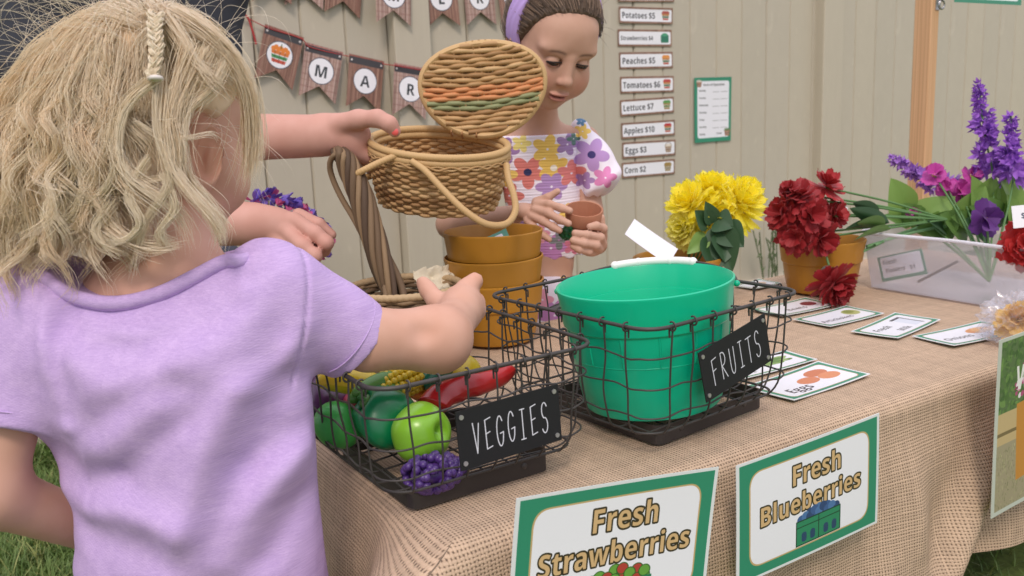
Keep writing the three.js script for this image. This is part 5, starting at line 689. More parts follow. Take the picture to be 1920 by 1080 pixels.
  const sleeveR = capsule(A(525, 552, 0.92), cuffR.clone().addScaledVector(axR, 0.03), 0.048, 0.0475), sleeveL = capsule(A(82, 570, 0.905), cuffL.clone().addScaledVector(axL, 0.03), 0.045, 0.044);
  const hollowR = capsule(A(610, 600, 0.945), cuffR.clone().addScaledVector(axR, 0.05), 0.034, 0.041), hollowL = capsule(A(35, 720, 0.89), cuffL.clone().addScaledVector(axL, 0.05), 0.03, 0.036);
  const yoke = capsule(A(115, 562, 0.915), A(495, 540, 0.92), 0.047, 0.049);
  const nl = [[40, 470], [58, 508], [85, 530], [130, 550], [190, 562], [240, 561], [300, 546], [360, 517], [410, 486], [436, 464], [448, 430]].map(([u, w]) => A(u, w, 0.855)), neckY = (x) => { if (x <= nl[0].x || x >= nl[nl.length - 1].x) return 9; let i = 0; while (x > nl[i + 1].x) i++; return lerp(nl[i].y, nl[i + 1].y, (x - nl[i].x) / (nl[i + 1].x - nl[i].x)); };
  const seamR = A(545, 560, 0.92), seamN = axR.clone().setY(axR.y * 0.3).normalize();
  const S = (x, y, z) => {
    let d = smin(torso(x, y, z), yoke(x, y, z), 0.07);
    const cr = (x - cuffR.x) * axR.x + (y - cuffR.y) * axR.y + (z - cuffR.z) * axR.z, cl = (x - cuffL.x) * axL.x + (y - cuffL.y) * axL.y + (z - cuffL.z) * axL.z;
    const sr = smax(smax(sleeveR(x, y, z) + 0.0022 * Math.sin(cr * 90 + y * 60), cr, 0.004), -hollowR(x, y, z), 0.004), sl = smax(smax(sleeveL(x, y, z), cl, 0.004), -hollowL(x, y, z), 0.004);
    d = smin(d, sr, 0.022); d = smin(d, sl, 0.022);
    if (Math.abs(d) < 0.05) { let f = 0; if (z > zc - 0.02) for (const [q, a, w] of folds) f += a * Math.exp(-q(x, y) * w); const m = sstep(-0.01, 0.05, z - zc); d -= f * m + 0.0014 * fbm(x * 17 + 3, y * 13, z * 17, 2);
      const sd = (x - seamR.x) * seamN.x + (y - seamR.y) * seamN.y + (z - seamR.z) * seamN.z; d += 0.0022 * Math.exp(-sd * sd / 0.000008) * sstep(seamR.y - 0.085, seamR.y - 0.07, y) * (x > seamR.x - 0.08 ? 1 : 0); }
    const ny = neckY(x); return ny < 8 ? smax(d, (y - ny) * 0.7, 0.005) : d;
  };
  const sg = nets(S, v3(-0.28, hemY - 0.02, -0.2), v3(0.26, A(300, 420, 0.9).y, 0.16), 0.0042);
  const sm = phys(0xffffff, 0.85, { map: knit([195, 168, 217], 1.1), bumpMap: knitBump, bumpScale: 0.0003, sheen: 0.1, sheenRoughness: 0.6, sheenColor: lin(0.7, 0.6, 0.9) });
  part('shirt', planarUV(sg, (p) => [(p.x + p.z * 0.5) / 0.16, p.y / 0.16]), sm, t);
  for (const [c, ax, r] of [[cuffR, axR, 0.0466], [cuffL, axL, 0.0432]]) for (const o of [0.016]) part('sleeve_hem', planarUV(new THREE.TorusGeometry(r, o < 0.01 ? 0.0016 : 0.0009, 6, 60).applyQuaternion(new THREE.Quaternion().setFromUnitVectors(v3(0, 0, 1), ax)).translate(c.x - ax.x * o, c.y - ax.y * o, c.z - ax.z * o), (p) => [p.x / 0.16, p.y / 0.16]), sm, t);
  { // ribbed neckband along the edge of the opening, at the depth of the cloth
    const base = (x, y, z) => smin(torso(x, y, z), yoke(x, y, z), 0.07), at = (x, y) => { for (let z = 0.16; z > -0.1; z -= 0.002) if (base(x, y, z) < 0) return z; return zc; }, pts = [];
    const roof = (x) => { for (let y = topY + 0.12; y > topY - 0.2; y -= 0.002) if (base(x, y, zc) < 0 || base(x, y, zc + 0.02) < 0) return y; return topY; };
    for (let i = 1; i < nl.length - 1; i++) { const y = Math.min(nl[i].y - 0.002, roof(nl[i].x) - 0.004); pts.push(v3(nl[i].x, y, at(nl[i].x, y - 0.003) - 0.001)); }
    for (let i = nl.length - 2; i > 0; i -= 2) pts.push(v3(nl[i].x, Math.min(nl[i].y, roof(nl[i].x) - 0.006), zc - 0.055));
    const g = tube(pts, 0.0075, 8, 200, true); part('neckband', planarUV(g, (p) => [p.x / 0.16, p.y / 0.16]), sm, t); }
  // shorts
  { const sh = [[ellipsoid(hip.clone().add(v3(0, -0.05, 0)), 0.125, 0.13, 0.1), 0.04]]; for (const s of [-1, 1]) sh.push([capsule(hip.clone().add(v3(s * 0.06, -0.04, 0)), v3(hip.x + s * 0.066, 0.27, hip.z), 0.07, 0.068), 0.03]); const f = union(sh); part('shorts', nets((x, y, z) => smax(f(x, y, z), 0.27 - y, 0.005), v3(-0.2, 0.22, -0.2), v3(0.25, hemY + 0.04, 0.2), 0.009), mat(lin(0.12, 0.14, 0.25), 0.85), t); }
  // ---- hair
  const hi = hq.clone().invert(), HL = (p) => p.clone().sub(headC).applyQuaternion(hi);
  const capF = (x, y, z) => { const p = HL(v3(x, y, z)); const sk = Math.hypot(p.x / 0.082, (p.y - 0.035) / 0.09, (p.z + 0.014) / 0.1) - 1; const face = p.z - 0.008 - 0.055 * sstep(0.0, 0.07, p.y), low = -0.055 - p.y, ear = 0.038 - Math.hypot(p.x + 0.085, (p.y + 0.016) * 0.85, p.z + 0.002); return smax(smax(smax(sk * 0.082, face, 0.01), low, 0.02), ear, 0.006); };
  const capG = nets(capF, headC.clone().addScalar(-0.15), headC.clone().addScalar(0.15), 0.006); part('hair_base', capG, mat(lin(0.8, 0.62, 0.42), 0.8), t);
  const paths = [], rc = v3(0, 0.035, -0.014), sx = 0.0815, sy = 0.0895, sz = 0.0995;
  const toL = (p) => p.clone().applyQuaternion(hq), toH = (p) => p.clone().applyQuaternion(hi);          // head axes <-> figure axes, both about the head's centre
  const outside = (p, lim) => { const e = toH(p).sub(rc), m = Math.hypot(e.x / sx, e.y / sy, e.z / sz); if (m < lim && toH(p).y > -0.085) p.copy(toL(e.multiplyScalar(lim / m).add(rc))); else { const h = toH(p); if (h.y <= -0.07) { const r = Math.hypot(h.x, h.z + 0.012), R = 0.058; if (r < R) { h.x *= R / r; h.z = (h.z + 0.012) * R / r - 0.012; p.copy(toL(h)); } } } return p; };
  const lock = (guide, count, root, tip, r, c, frizz = 0.0012) => { const n = guide.length - 1; for (let i = 0; i < count; i++) { const o = v3(gauss(), gauss(), gauss()), ph = rr(0, 6.28), f = rr(5, 12), len = Math.max(5, Math.round((n + 1) * rr(0.78, 1))), q = []; for (let k = 0; k < len; k++) { const s = k / n, w = lerp(root, tip, Math.pow(s, 0.7)), g = guide[k]; q.push(v3(g.x + o.x * w + frizz * s * Math.sin(ph + f * s * 3), g.y + o.y * w + frizz * s * Math.cos(ph * 2 + f * s * 3), g.z + o.z * w + frizz * s * Math.sin(ph * 3 + f * s * 2.5)).add(headC)); } q.r = r * rr(0.75, 1.25); q.c = c + rr(-0.35, 0.35); paths.push(q); } };
  const B = A(300, 46, 0.84).sub(headC);
  seed = 90210;
  // hair combed back over the crown into the braid
  for (let i = 0; i < 360; i++) { const a = rr(-1, 1) * 2.2, el = rr(0.12, 1.35), u = v3(Math.sin(a) * Math.cos(el), Math.sin(el), Math.cos(a) * Math.cos(el)); const root = toL(v3(u.x * sx, u.y * sy, u.z * sz).add(rc)); if (toH(root).z > 0.062 + 0.02 * u.y && u.y < 0.35) continue; const lift = rr(1.03, 1.1), g = [], sag = rr(0, 0.022), sd = rr(0, 40);
    for (let k = 0; k <= 13; k++) { const s = k / 13, p = root.clone().lerp(B, s); p.y += 0.012 * Math.sin(s * 3.1) - sag * Math.sin(s * 3.1) * (u.y < 0.5 ? 1 : 0.2); p.x += 0.003 * noise3(s * 2, sd, 1); outside(p, lift - 0.04 * (1 - s)); g.push(p); } lock(g, 20, 0.0048, 0.003, 0.00029, 0.45 + 0.4 * noise3(a * 3, el * 3, 5), 0.0007); }
  // loose wavy hair over the back, drifting to the left
  let made = 0, tries = 0; while (made < 380 && tries++ < 9000) {
    const u = v3(gauss(), gauss() * 0.9 + 0.05, gauss()).normalize(); if (u.z > 0.3 || u.y < -0.62 || u.y > 0.8) continue;
    const root = toL(v3(u.x * sx, u.y * sy, u.z * sz).add(rc)), nrm = toL(v3(u.x / sx, u.y / sy, u.z / sz)).normalize(); if (root.z < -0.065) continue;
    const left = clamp(-root.x / 0.08, -0.6, 1), len = rr(0.1, 0.16) + 0.05 * Math.max(0, left) + 0.06 * Math.max(0, u.y), n = 18, ds = len / n, sd = rr(0, 100), p = root.clone(), d = nrm.clone().multiplyScalar(0.45).add(v3(-0.2 * (0.4 + left), -0.75, 0.05)).normalize(), b = [], lift = rr(1.04, 1.16) + (rnd() < 0.3 ? rr(0.04, 0.26) : 0);
    for (let k = 0; k <= n; k++) { b.push(p.clone()); const s = k / n; d.x += 0.1 * noise3(p.x * 6, p.y * 6, sd) - 0.05 * (0.25 + Math.max(0, left)) * (1 - s * 0.4); d.y += -0.14 + 0.05 * noise3(p.x * 6 + 4, p.y * 6, sd); d.z += 0.08 * noise3(p.x * 6, p.y * 6 + 7, sd); d.normalize(); p.addScaledVector(d, ds); outside(p, lerp(1.03, lift, Math.min(1, s * 2.2))); }
    // spiral wave that grows toward the tip, and a hook at the end
    const wl = rr(0.055, 0.1), amp = rr(0.004, 0.0125), ph = rr(0, 6.28), hook = rr(-1, 1) * (rnd() < 0.5 ? 0.024 : 0.008), g = b.map((q, k) => { const s = k / n, w = ph + 6.283 * s * len / wl, A2 = amp * sstep(0.12, 0.7, s), e = Math.pow(Math.max(0, (s - 0.7) / 0.3), 1.6); return outside(v3(q.x + A2 * Math.sin(w) + hook * e, q.y + A2 * 0.35 * Math.cos(w) + Math.abs(hook) * 0.8 * e * e, q.z + A2 * 0.8 * Math.cos(w)), 1.02); });
    if (g.some((q) => q.x > 0.036 && q.y < 0.02 && q.z > -0.04) || g[n].y < -0.165) continue; made++; lock(g, 27, 0.0058, 0.0042, 0.00029, 0.4 + 0.6 * noise3(root.x * 30, root.y * 30, sd), 0.0015);
  }
  const curveThrough = (px, n = 16) => new THREE.CatmullRomCurve3(px.map((p) => A(...p))).getPoints(n);
  const bundle = (px, count, spread, taper, r = 0.00055, c = 0.5) => { const cv = curveThrough(px); count = Math.round(count * 1.5); r *= 0.5; for (let i = 0; i < count; i++) { const o = v3(gauss(), gauss(), gauss()).multiplyScalar(spread), o2 = v3(gauss(), gauss(), gauss()).multiplyScalar(spread * taper * (rnd() < 0.12 ? 2.2 : 1)), ph = rr(0, 6); const q = cv.map((p, k) => { const s = k / (cv.length - 1); return v3(p.x + lerp(o.x, o2.x, s) + 0.003 * s * Math.sin(ph + s * 8), p.y + lerp(o.y, o2.y, s) + 0.002 * s * Math.cos(ph + s * 7), p.z + lerp(o.z, o2.z, s)); }); const cut = q.slice(0, Math.round(q.length * rr(0.82, 1))); cut.r = r * rr(0.8, 1.2); cut.c = c + rr(-0.3, 0.3); paths.push(cut); } };
  // locks that the photograph shows one by one
  bundle([[291, 150, 0.815], [262, 172, 0.81], [232, 208, 0.808], [222, 262, 0.808], [226, 305, 0.808], [248, 338, 0.81], [300, 372, 0.815], [340, 410, 0.825], [354, 462, 0.83]], 60, 0.0036, 1.5, 0.0006, 0.8);
  bundle([[300, 120, 0.822], [292, 190, 0.815], [295, 250, 0.812], [310, 300, 0.812], [318, 340, 0.812], [300, 375, 0.812], [275, 410, 0.815], [258, 460, 0.82], [250, 520, 0.825]], 45, 0.003, 0.7, 0.0006, 0.9);
  bundle([[318, 40, 0.845], [345, 80, 0.835], [365, 120, 0.832], [390, 150, 0.835], [410, 165, 0.845]], 80, 0.006, 1.2, 0.0006, 0.5);
  bundle([[120, 210, 0.85], [100, 300, 0.84], [110, 370, 0.84], [150, 430, 0.84], [165, 480, 0.85]], 70, 0.007, 1.1, 0.0006, 0.2);
  bundle([[70, 180, 0.87], [30, 260, 0.87], [20, 340, 0.87], [45, 420, 0.87]], 60, 0.009, 1.3, 0.0005, 0.6);
  bundle([[250, 225, 0.815], [300, 252, 0.815], [350, 258, 0.82], [395, 250, 0.835], [418, 262, 0.85]], 7, 0.0016, 1.6, 0.0005, 0.9);
  bundle([[352, 160, 0.832], [348, 230, 0.825], [335, 300, 0.82], [300, 335, 0.82], [210, 345, 0.818], [185, 400, 0.82], [195, 460, 0.825]], 22, 0.0028, 1.3, 0.00055, 0.7);
  bundle([[335, 260, 0.825], [352, 330, 0.832], [388, 375, 0.84], [415, 420, 0.85], [410, 465, 0.86]], 40, 0.004, 1.4, 0.00055, 0.5);
  bundle([[330, 25, 0.86], [390, 60, 0.85], [440, 110, 0.86], [468, 170, 0.87], [476, 230, 0.88], [478, 290, 0.885], [470, 345, 0.885]], 120, 0.0075, 0.9, 0.0006, 0.5);
  bundle([[350, 40, 0.86], [410, 85, 0.855], [450, 140, 0.865], [464, 200, 0.88], [466, 260, 0.888], [463, 310, 0.893], [456, 350, 0.895]], 70, 0.0065, 1, 0.0006, 0.2);
  bundle([[230, 30, 0.87], [160, 75, 0.86], [95, 125, 0.87], [40, 190, 0.89], [0, 240, 0.9], [-30, 300, 0.91]], 70, 0.004, 1.6, 0.0006, 1);
  bundle([[210, 60, 0.86], [140, 110, 0.85], [100, 170, 0.85], [90, 230, 0.86], [60, 290, 0.87], [10, 330, 0.88]], 60, 0.006, 1.6, 0.0006, 0.6);
  bundle([[110, 200, 0.85], [105, 240, 0.84], [85, 285, 0.84], [30, 310, 0.85], [-10, 330, 0.86]], 40, 0.0035, 1.4, 0.0006, 0.9);
  bundle([[150, 300, 0.83], [130, 340, 0.825], [128, 380, 0.825], [110, 405, 0.83], [70, 385, 0.835]], 50, 0.004, 1.3, 0.0006, 0.7);
  bundle([[180, 330, 0.83], [165, 380, 0.82], [150, 420, 0.82], [125, 430, 0.825]], 60, 0.005, 1, 0.0006, 0.3);
  bundle([[318, 170, 0.82], [312, 250, 0.815], [322, 310, 0.813], [350, 355, 0.815], [390, 400, 0.82], [415, 440, 0.83], [412, 470, 0.835]], 50, 0.004, 1.2, 0.0006, 0.6);
  bundle([[200, 420, 0.825], [240, 450, 0.82], [290, 465, 0.825], [340, 455, 0.83]], 60, 0.005, 0.9, 0.0006, 0.5);
  bundle([[60, 330, 0.87], [30, 400, 0.87], [35, 450, 0.87], [60, 500, 0.87]], 24, 0.007, 1.3, 0.0004, 0.9);
  bundle([[20, 330, 0.88], [0, 400, 0.88], [15, 460, 0.88], [30, 515, 0.88]], 18, 0.008, 1.2, 0.0004, 0.9);
  bundle([[385, 100, 0.844], [358, 155, 0.832], [330, 215, 0.823], [314, 280, 0.82], [320, 345, 0.825]], 100, 0.0075, 0.9, 0.0006, 0.3);
  bundle([[420, 120, 0.852], [398, 165, 0.84], [358, 200, 0.83], [332, 255, 0.824]], 50, 0.0045, 1, 0.0006, 0.5);
  bundle([[360, 95, 0.835], [335, 160, 0.825], [322, 230, 0.818], [330, 300, 0.82], [318, 370, 0.825]], 90, 0.008, 1, 0.0006, 0.4);
  for (const px of [[[190, 70, 0.85], [120, 150, 0.835], [85, 215, 0.835], [60, 262, 0.84], [10, 290, 0.85]], [[150, 120, 0.845], [112, 190, 0.832], [122, 250, 0.828], [96, 300, 0.83], [48, 318, 0.84]], [[225, 130, 0.83], [188, 200, 0.822], [196, 262, 0.818], [168, 318, 0.818], [120, 330, 0.825]], [[245, 190, 0.822], [205, 255, 0.815], [215, 320, 0.812], [180, 372, 0.815], [142, 370, 0.82]], [[170, 230, 0.828], [140, 290, 0.82], [156, 352, 0.817], [128, 408, 0.82], [98, 395, 0.825]], [[100, 240, 0.845], [60, 310, 0.84], [78, 370, 0.838], [52, 430, 0.842], [20, 420, 0.85]], [[275, 300, 0.815], [240, 365, 0.81], [262, 420, 0.81], [225, 455, 0.815], [190, 440, 0.82]], [[310, 330, 0.815], [330, 390, 0.815], [300, 440, 0.818], [330, 470, 0.83]], [[210, 380, 0.818], [178, 430, 0.815], [205, 468, 0.82], [240, 475, 0.825]], [[130, 330, 0.825], [85, 400, 0.825], [100, 455, 0.83], [70, 490, 0.845]]]) bundle(px, 34, 0.0034, 1.2, 0.0006, 1.15);
  // frizz
  for (let i = 0; i < 430; i++) { const a = rr(0.1, 3.3), root = P(Math.cos(a) * rr(0.03, 0.085), rr(0.0, 0.115), rr(-0.09, 0.03)), q = [], d = root.clone().sub(headC).normalize().multiplyScalar(0.8).add(v3(-0.35, rr(-0.5, 0.5), rr(-0.2, 0.4))).normalize(), p = root.clone(), sd = rr(0, 50); for (let k = 0; k < 14; k++) { q.push(p.clone()); d.x += 0.3 * noise3(p.x * 12, p.y * 12, sd); d.y += 0.3 * noise3(p.x * 12 + 5, p.y * 12, sd) - 0.09; d.z += 0.2 * noise3(p.x * 12, p.y * 12 + 8, sd); d.normalize(); p.addScaledVector(d, 0.0085); } q.r = 0.00019; q.c = 1.2; paths.push(q); }
  const hairM = phys(0xffffff, 0.5, { vertexColors: true, transmission: 0.45, thickness: 0, specularIntensity: 0.8 });
  part('hair', strands(paths, (s, p) => { const k = clamp(0.42 + 0.55 * (p.c ?? 0) + rr(-0.2, 0.2)); return [lerp(0.96, 1.0, k), lerp(0.79, 0.93, k), lerp(0.56, 0.77, k)]; }), hairM, t);
  // braid with its band
  { const cv = new THREE.CatmullRomCurve3([[300, 22, 0.845], [297, 60, 0.828], [300, 100, 0.818], [291, 148, 0.812]].map((p) => A(...p))), bm = phys(0xffffff, 0.5, { vertexColors: true, transmission: 0.3, thickness: 0 }), bp = [];
    const n = 10; for (let l = 0; l < n * 2; l++) { const side = l % 2 ? 1 : -1, u0 = l / (n * 2), w = lerp(0.0088, 0.0062, u0), p0 = cv.getPointAt(u0), p1 = cv.getPointAt(Math.min(1, u0 + 0.15));     // plaits crossing left over right
      for (let f = 0; f < 34; f++) { const o = v3(gauss() * 0.0016, gauss() * 0.0014, gauss() * 0.0016), q = []; for (let k = 0; k <= 9; k++) { const v = k / 9, p = p0.clone().lerp(p1, v); q.push(v3(p.x + side * w * (1 - 1.25 * v) * Math.sin(0.5 + v * 1.9) + o.x, p.y + o.y, p.z + 0.007 + 0.004 * Math.sin(v * 2.8) + o.z)); } q.r = 0.0006; bp.push(q); } }
    part('braid', strands(bp, () => { const k = rnd(); return [lerp(0.9, 1.0, k), lerp(0.76, 0.93, k), lerp(0.54, 0.74, k)]; }), bm, t);
    const e = A(291, 147, 0.805); part('hair_tie', new THREE.TorusGeometry(0.0048, 0.0022, 8, 20).rotateX(1.4).translate(e.x, e.y, e.z), mat(lin(0.75, 0.7, 0.66), 0.5), t); }
}
{ // ============ girl behind the table
  const base = atD(1015, 420, 1.93), t = figure('girl with a lavender headband and floral top looking down at a clay pot', base), A = t.userData.at; delete t.userData.at;
  const hq = quat(0.50, 0.40, -0.13, 'YXZ'), s = 1.07, eyeMid = A(1066, 121, 1.70), headC = eyeMid.clone().sub(AX(hq, 0, 0, 0.082 * s));
  const L = []; const P = addHead(L, headC, hq, s, { face: true, ears: [-1, 1] });
  const chest = A(1012, 330, 1.95), shR = A(932, 272, 1.95), shL = A(1098, 262, 1.95), nb = A(1012, 262, 1.95);
  L.push([capsule(P(0, -0.05, -0.02), nb, 0.037, 0.041), 0.03], [capsule(A(960, 268, 1.95), A(1075, 262, 1.95), 0.028, 0.028), 0.045], [ellipsoid(chest, 0.068, 0.095, 0.038), 0.03], [ellipsoid(A(1025, 480, 1.95), 0.06, 0.09, 0.034), 0.02], [ellipsoid(A(1025, 600, 1.95), 0.085, 0.09, 0.065), 0.04]);
  // her right arm reaches across, palm down over the pot
  const elR = A(846, 420, 1.86), wrR = A(962, 404, 1.73); L.push([capsule(shR, elR, 0.031, 0.028), 0.02], [capsule(elR, wrR, 0.0285, 0.0195), 0.018], [ellipsoid(A(985, 397, 1.705), 0.026, 0.017, 0.02, quat(0, 0.3, -0.25)), 0.018]);
  for (const [pts, r0, r1] of [[[[1005, 378, 1.7], [1028, 370, 1.69], [1045, 359, 1.685]], 0.0085, 0.0062], [[[1006, 383, 1.69], [1030, 383, 1.672], [1052, 390, 1.658], [1068, 395, 1.65]], 0.0082, 0.0066], [[[1003, 393, 1.685], [1028, 400, 1.665], [1050, 412, 1.652], [1066, 419, 1.645]], 0.0082, 0.0066], [[[997, 405, 1.685], [1018, 415, 1.67], [1037, 426, 1.66], [1049, 432, 1.655]], 0.0078, 0.0062], [[[988, 414, 1.69], [1004, 429, 1.68], [1020, 442, 1.672], [1030, 449, 1.668]], 0.0072, 0.0056]]) chain(L, pts.map((p) => A(...p)), r0, r1, 0.005);
  // her left hand holds the pot from below
  const elL = A(1106, 400, 1.95), wrL = A(1120, 458, 1.77); L.push([capsule(shL, elL, 0.03, 0.026), 0.02], [capsule(elL, wrL, 0.026, 0.02), 0.018], [ellipsoid(A(1110, 462, 1.715), 0.024, 0.016, 0.026, quat(0.3, 0.4, 0.3)), 0.016]);
  for (const [pts, r0, r1] of [[[[1131, 447, 1.69], [1131, 428, 1.665], [1118, 423, 1.648], [1106, 425, 1.645]], 0.0082, 0.0066], [[[1130, 458, 1.68], [1126, 445, 1.655], [1100, 440, 1.637], [1078, 437, 1.636]], 0.0082, 0.0066], [[[1124, 468, 1.68], [1118, 460, 1.65], [1095, 456, 1.635], [1074, 451, 1.636]], 0.008, 0.0064], [[[1112, 474, 1.68], [1104, 472, 1.652], [1086, 468, 1.64], [1074, 462, 1.642]], 0.0074, 0.0058], [[[1118, 450, 1.73], [1128, 425, 1.735], [1128, 408, 1.73]], 0.0085, 0.0066]]) chain(L, pts.map((p) => A(...p)), r0, r1, 0.004);
  const hip = A(1025, 610, 1.95); for (const q of [-1, 1]) { const h = v3(hip.x + q * 0.05, hip.y, hip.z), kn = v3(h.x, 0.28, h.z), an = v3(h.x, 0.07, h.z - 0.01); L.push([capsule(h, kn, 0.055, 0.04), 0.02], [capsule(kn, an, 0.038, 0.026), 0.02], [ellipsoid(v3(h.x, 0.03, h.z + 0.035), 0.034, 0.03, 0.08), 0.03]); }
  const F = union(L), hi = hq.clone().invert();
  const g = meshRegions(F, [[v3(-0.28, 0, -0.14), v3(0.22, headC.y - 0.04, 0.32), 0.0075], [...boxAround([headC], 0.125), 0.0027], [...boxAround([A(1000, 380, 1.7), A(1110, 450, 1.66)], 0.05), 0.0027]], (p) => {
    const h = p.clone().sub(headC).applyQuaternion(hi).divideScalar(s), n = 0.025 * fbm(p.x * 24, p.y * 24, p.z * 24); let c = [0.6 + n, 0.365 + n, 0.27 + n]; const mixc = (k, d) => { c = c.map((v, i) => lerp(v, d[i], clamp(k))); };
    if (h.length() < 0.14 && h.z > 0) { for (const i of [-1, 1]) { mixc(0.5 * Math.exp(-((h.x - i * 0.038) ** 2 + (h.y + 0.035) ** 2) / 0.00045), [0.6, 0.24, 0.18]);
        const bx = (h.x - i * 0.029) / 0.0175, by = h.y - 0.0185 - 0.0035 * (1 - bx * bx); mixc(0.8 * Math.exp(-((by / 0.0024) ** 2)) * sstep(1.1, 0.6, Math.abs(bx)), [0.09, 0.05, 0.033]); }
      const lip = Math.exp(-(((h.y + 0.0605) / 0.0075) ** 4)) * sstep(0.021, 0.014, Math.abs(h.x)) * sstep(0.07, 0.078, h.z); mixc(lip * 0.75, [0.46, 0.15, 0.13]); mixc(Math.exp(-(((h.y + 0.0602) / 0.0013) ** 2)) * sstep(0.018, 0.012, Math.abs(h.x)) * sstep(0.07, 0.078, h.z), [0.12, 0.03, 0.03]); }
    return c; });
  part('body', g, skinMat(), t);
  { const lm = mat(lin(0.02, 0.013, 0.01), 0.6), em = phys(lin(0.03, 0.018, 0.012), 0.15);
    for (const i of [-1, 1]) { const low = [], up = []; for (let k = 0; k <= 8; k++) { const u = k / 8 * 2 - 1, x = i * 0.0285 + u * 0.0138, z = 0.0848 - 0.004 * u * u - (u * i > 0 ? 0.004 * u * u : 0); up.push(P(x, 0.0004 + 0.002 * (1 - u * u) - 0.001 * u * i, z + 0.0004)); low.push(P(x, -0.0062 + 0.0045 * u * u, z)); }
      part('eyelashes', tube(up, 0.0015, 6, 20), lm, t); part('lower_lid', tube(low, 0.0008, 6, 20), mat(lin(0.25, 0.12, 0.09), 0.6), t);
      part('eye', new THREE.SphereGeometry(1, 20, 14).scale(0.0118 * s, 0.005 * s, 0.0107 * s).applyQuaternion(hq).translate(...P(i * 0.0285, -0.0024, 0.0745).toArray()), em, t); } }
  // hair
  const HL = (x, y, z) => v3(x, y, z).sub(headC).applyQuaternion(hi).divideScalar(s);
  const hairline = (p) => 0.0022 * noise3(p.x * 150, p.y * 150, 3) + p.z - 0.063 - 0.005 * Math.cos(p.x * 40) + 0.5 * Math.max(0, 0.085 - p.y) - (p.y < 0.0 ? 0.25 * p.y : 0);
  const capF = (x, y, z) => { const p = HL(x, y, z), sk = (Math.hypot(p.x / 0.083, (p.y - 0.036) / 0.0925, (p.z + 0.014) / 0.102) - 1) * 0.083; return smax(smax(sk + 0.0016 * noise3(p.x * 160, p.y * 16, p.z * 40), hairline(p), 0.008), -0.06 - p.y, 0.02); };
  const hc = dataTex(8, 8, () => [255, 255, 255]);
  part('hair_base', nets(capF, headC.clone().addScalar(-0.14), headC.clone().addScalar(0.14), 0.0035), mat(lin(0.105, 0.07, 0.047), 0.55), t);
  { const paths = [], tail = v3(0, 0.03, -0.12); for (let i = 0; i < 3000; i++) { const u = v3(gauss(), gauss() + 0.3, gauss() + 0.2).normalize(), r = v3(u.x * 0.085, u.y * 0.0945 + 0.036, u.z * 0.104 - 0.014); if (hairline(r) > 0.003 || r.y < -0.03) continue; const q = [], lift = rr(1.0, 1.02) + (rnd() < 0.05 ? rr(0, 0.06) : 0); for (let k = 0; k <= 12; k++) { const w = k / 12, p = r.clone().lerp(tail, w * 0.95), e = p.clone().sub(v3(0, 0.036, -0.014)), m = Math.hypot(e.x / 0.085, e.y / 0.0945, e.z / 0.104); p.copy(e.multiplyScalar(Math.max(lift, m) / m)).add(v3(0, 0.036, -0.014)); q.push(p.multiplyScalar(s).applyQuaternion(hq).add(headC)); } q.r = rr(0.0004, 0.0008); paths.push(q); }
    for (let i = 0; i < 50; i++) { const r = v3(rr(-0.06, 0.085), rr(0.03, 0.11), rr(-0.02, 0.05)), q = [], p = r.clone(), d = v3(gauss() * 0.5 + (r.x > 0 ? 0.4 : -0.3), gauss() * 0.5, gauss() * 0.4).normalize(); for (let k = 0; k < 8; k++) { q.push(p.clone().applyQuaternion(hq).add(headC)); d.y -= 0.12; d.x += 0.2 * gauss() * 0.4; d.normalize(); p.addScaledVector(d, 0.006); } q.r = 0.00025; if (Math.hypot(r.x / 0.08, (r.y - 0.036) / 0.09, (r.z + 0.014) / 0.1) > 0.9) paths.push(q); }
    // gathered tail behind the head
    for (let i = 0; i < 160; i++) { const q = [], o = v3(gauss(), gauss(), gauss()).multiplyScalar(0.006); for (let k = 0; k <= 10; k++) { const w = k / 10; q.push(v3(o.x * (1 + w), 0.03 - 0.13 * w * w + o.y, -0.115 - 0.04 * Math.sin(w * 2.6) + o.z).applyQuaternion(hq).add(headC)); } q.r = 0.0007; paths.push(q); }
    part('hair', strands(paths, () => { const k = rnd(); return [lerp(0.085, 0.34, k * k), lerp(0.055, 0.235, k * k), lerp(0.035, 0.16, k * k)]; }), phys(0xffffff, 0.42, { vertexColors: true, specularIntensity: 0.7 }), t); }
  { const f = (x, y, z) => { const p = HL(x, y, z), a = Math.atan2(p.x, p.y - 0.03), sk = (Math.hypot(p.x / 0.089, (p.y - 0.036) / 0.0985, (p.z + 0.014) / 0.108) - 1) * 0.089 + 0.0008 * Math.sin(p.z * 420 + 2 * Math.sin(a * 3)), inner = (Math.hypot(p.x / 0.079, (p.y - 0.036) / 0.087, (p.z + 0.014) / 0.098) - 1) * 0.079; return smax(smax(smax(sk, -inner, 0.002), Math.abs(p.z + 0.012 + 0.1 * (p.y - 0.12)) - 0.02, 0.003), -0.005 - p.y, 0.004); };
    part('headband', nets(f, headC.clone().addScalar(-0.15), headC.clone().addScalar(0.15), 0.0032), phys(lin(0.47, 0.33, 0.68), 0.75, { sheen: 0.4 }), t); }
  // floral print, drawn over the patch of cloth it covers
  const p0 = A(900, 560, 1.9), p1 = A(1160, 210, 1.9), U = (p) => [(p.x - p0.x) / (p1.x - p0.x), (p.y - p0.y) / (p1.y - p0.y)];
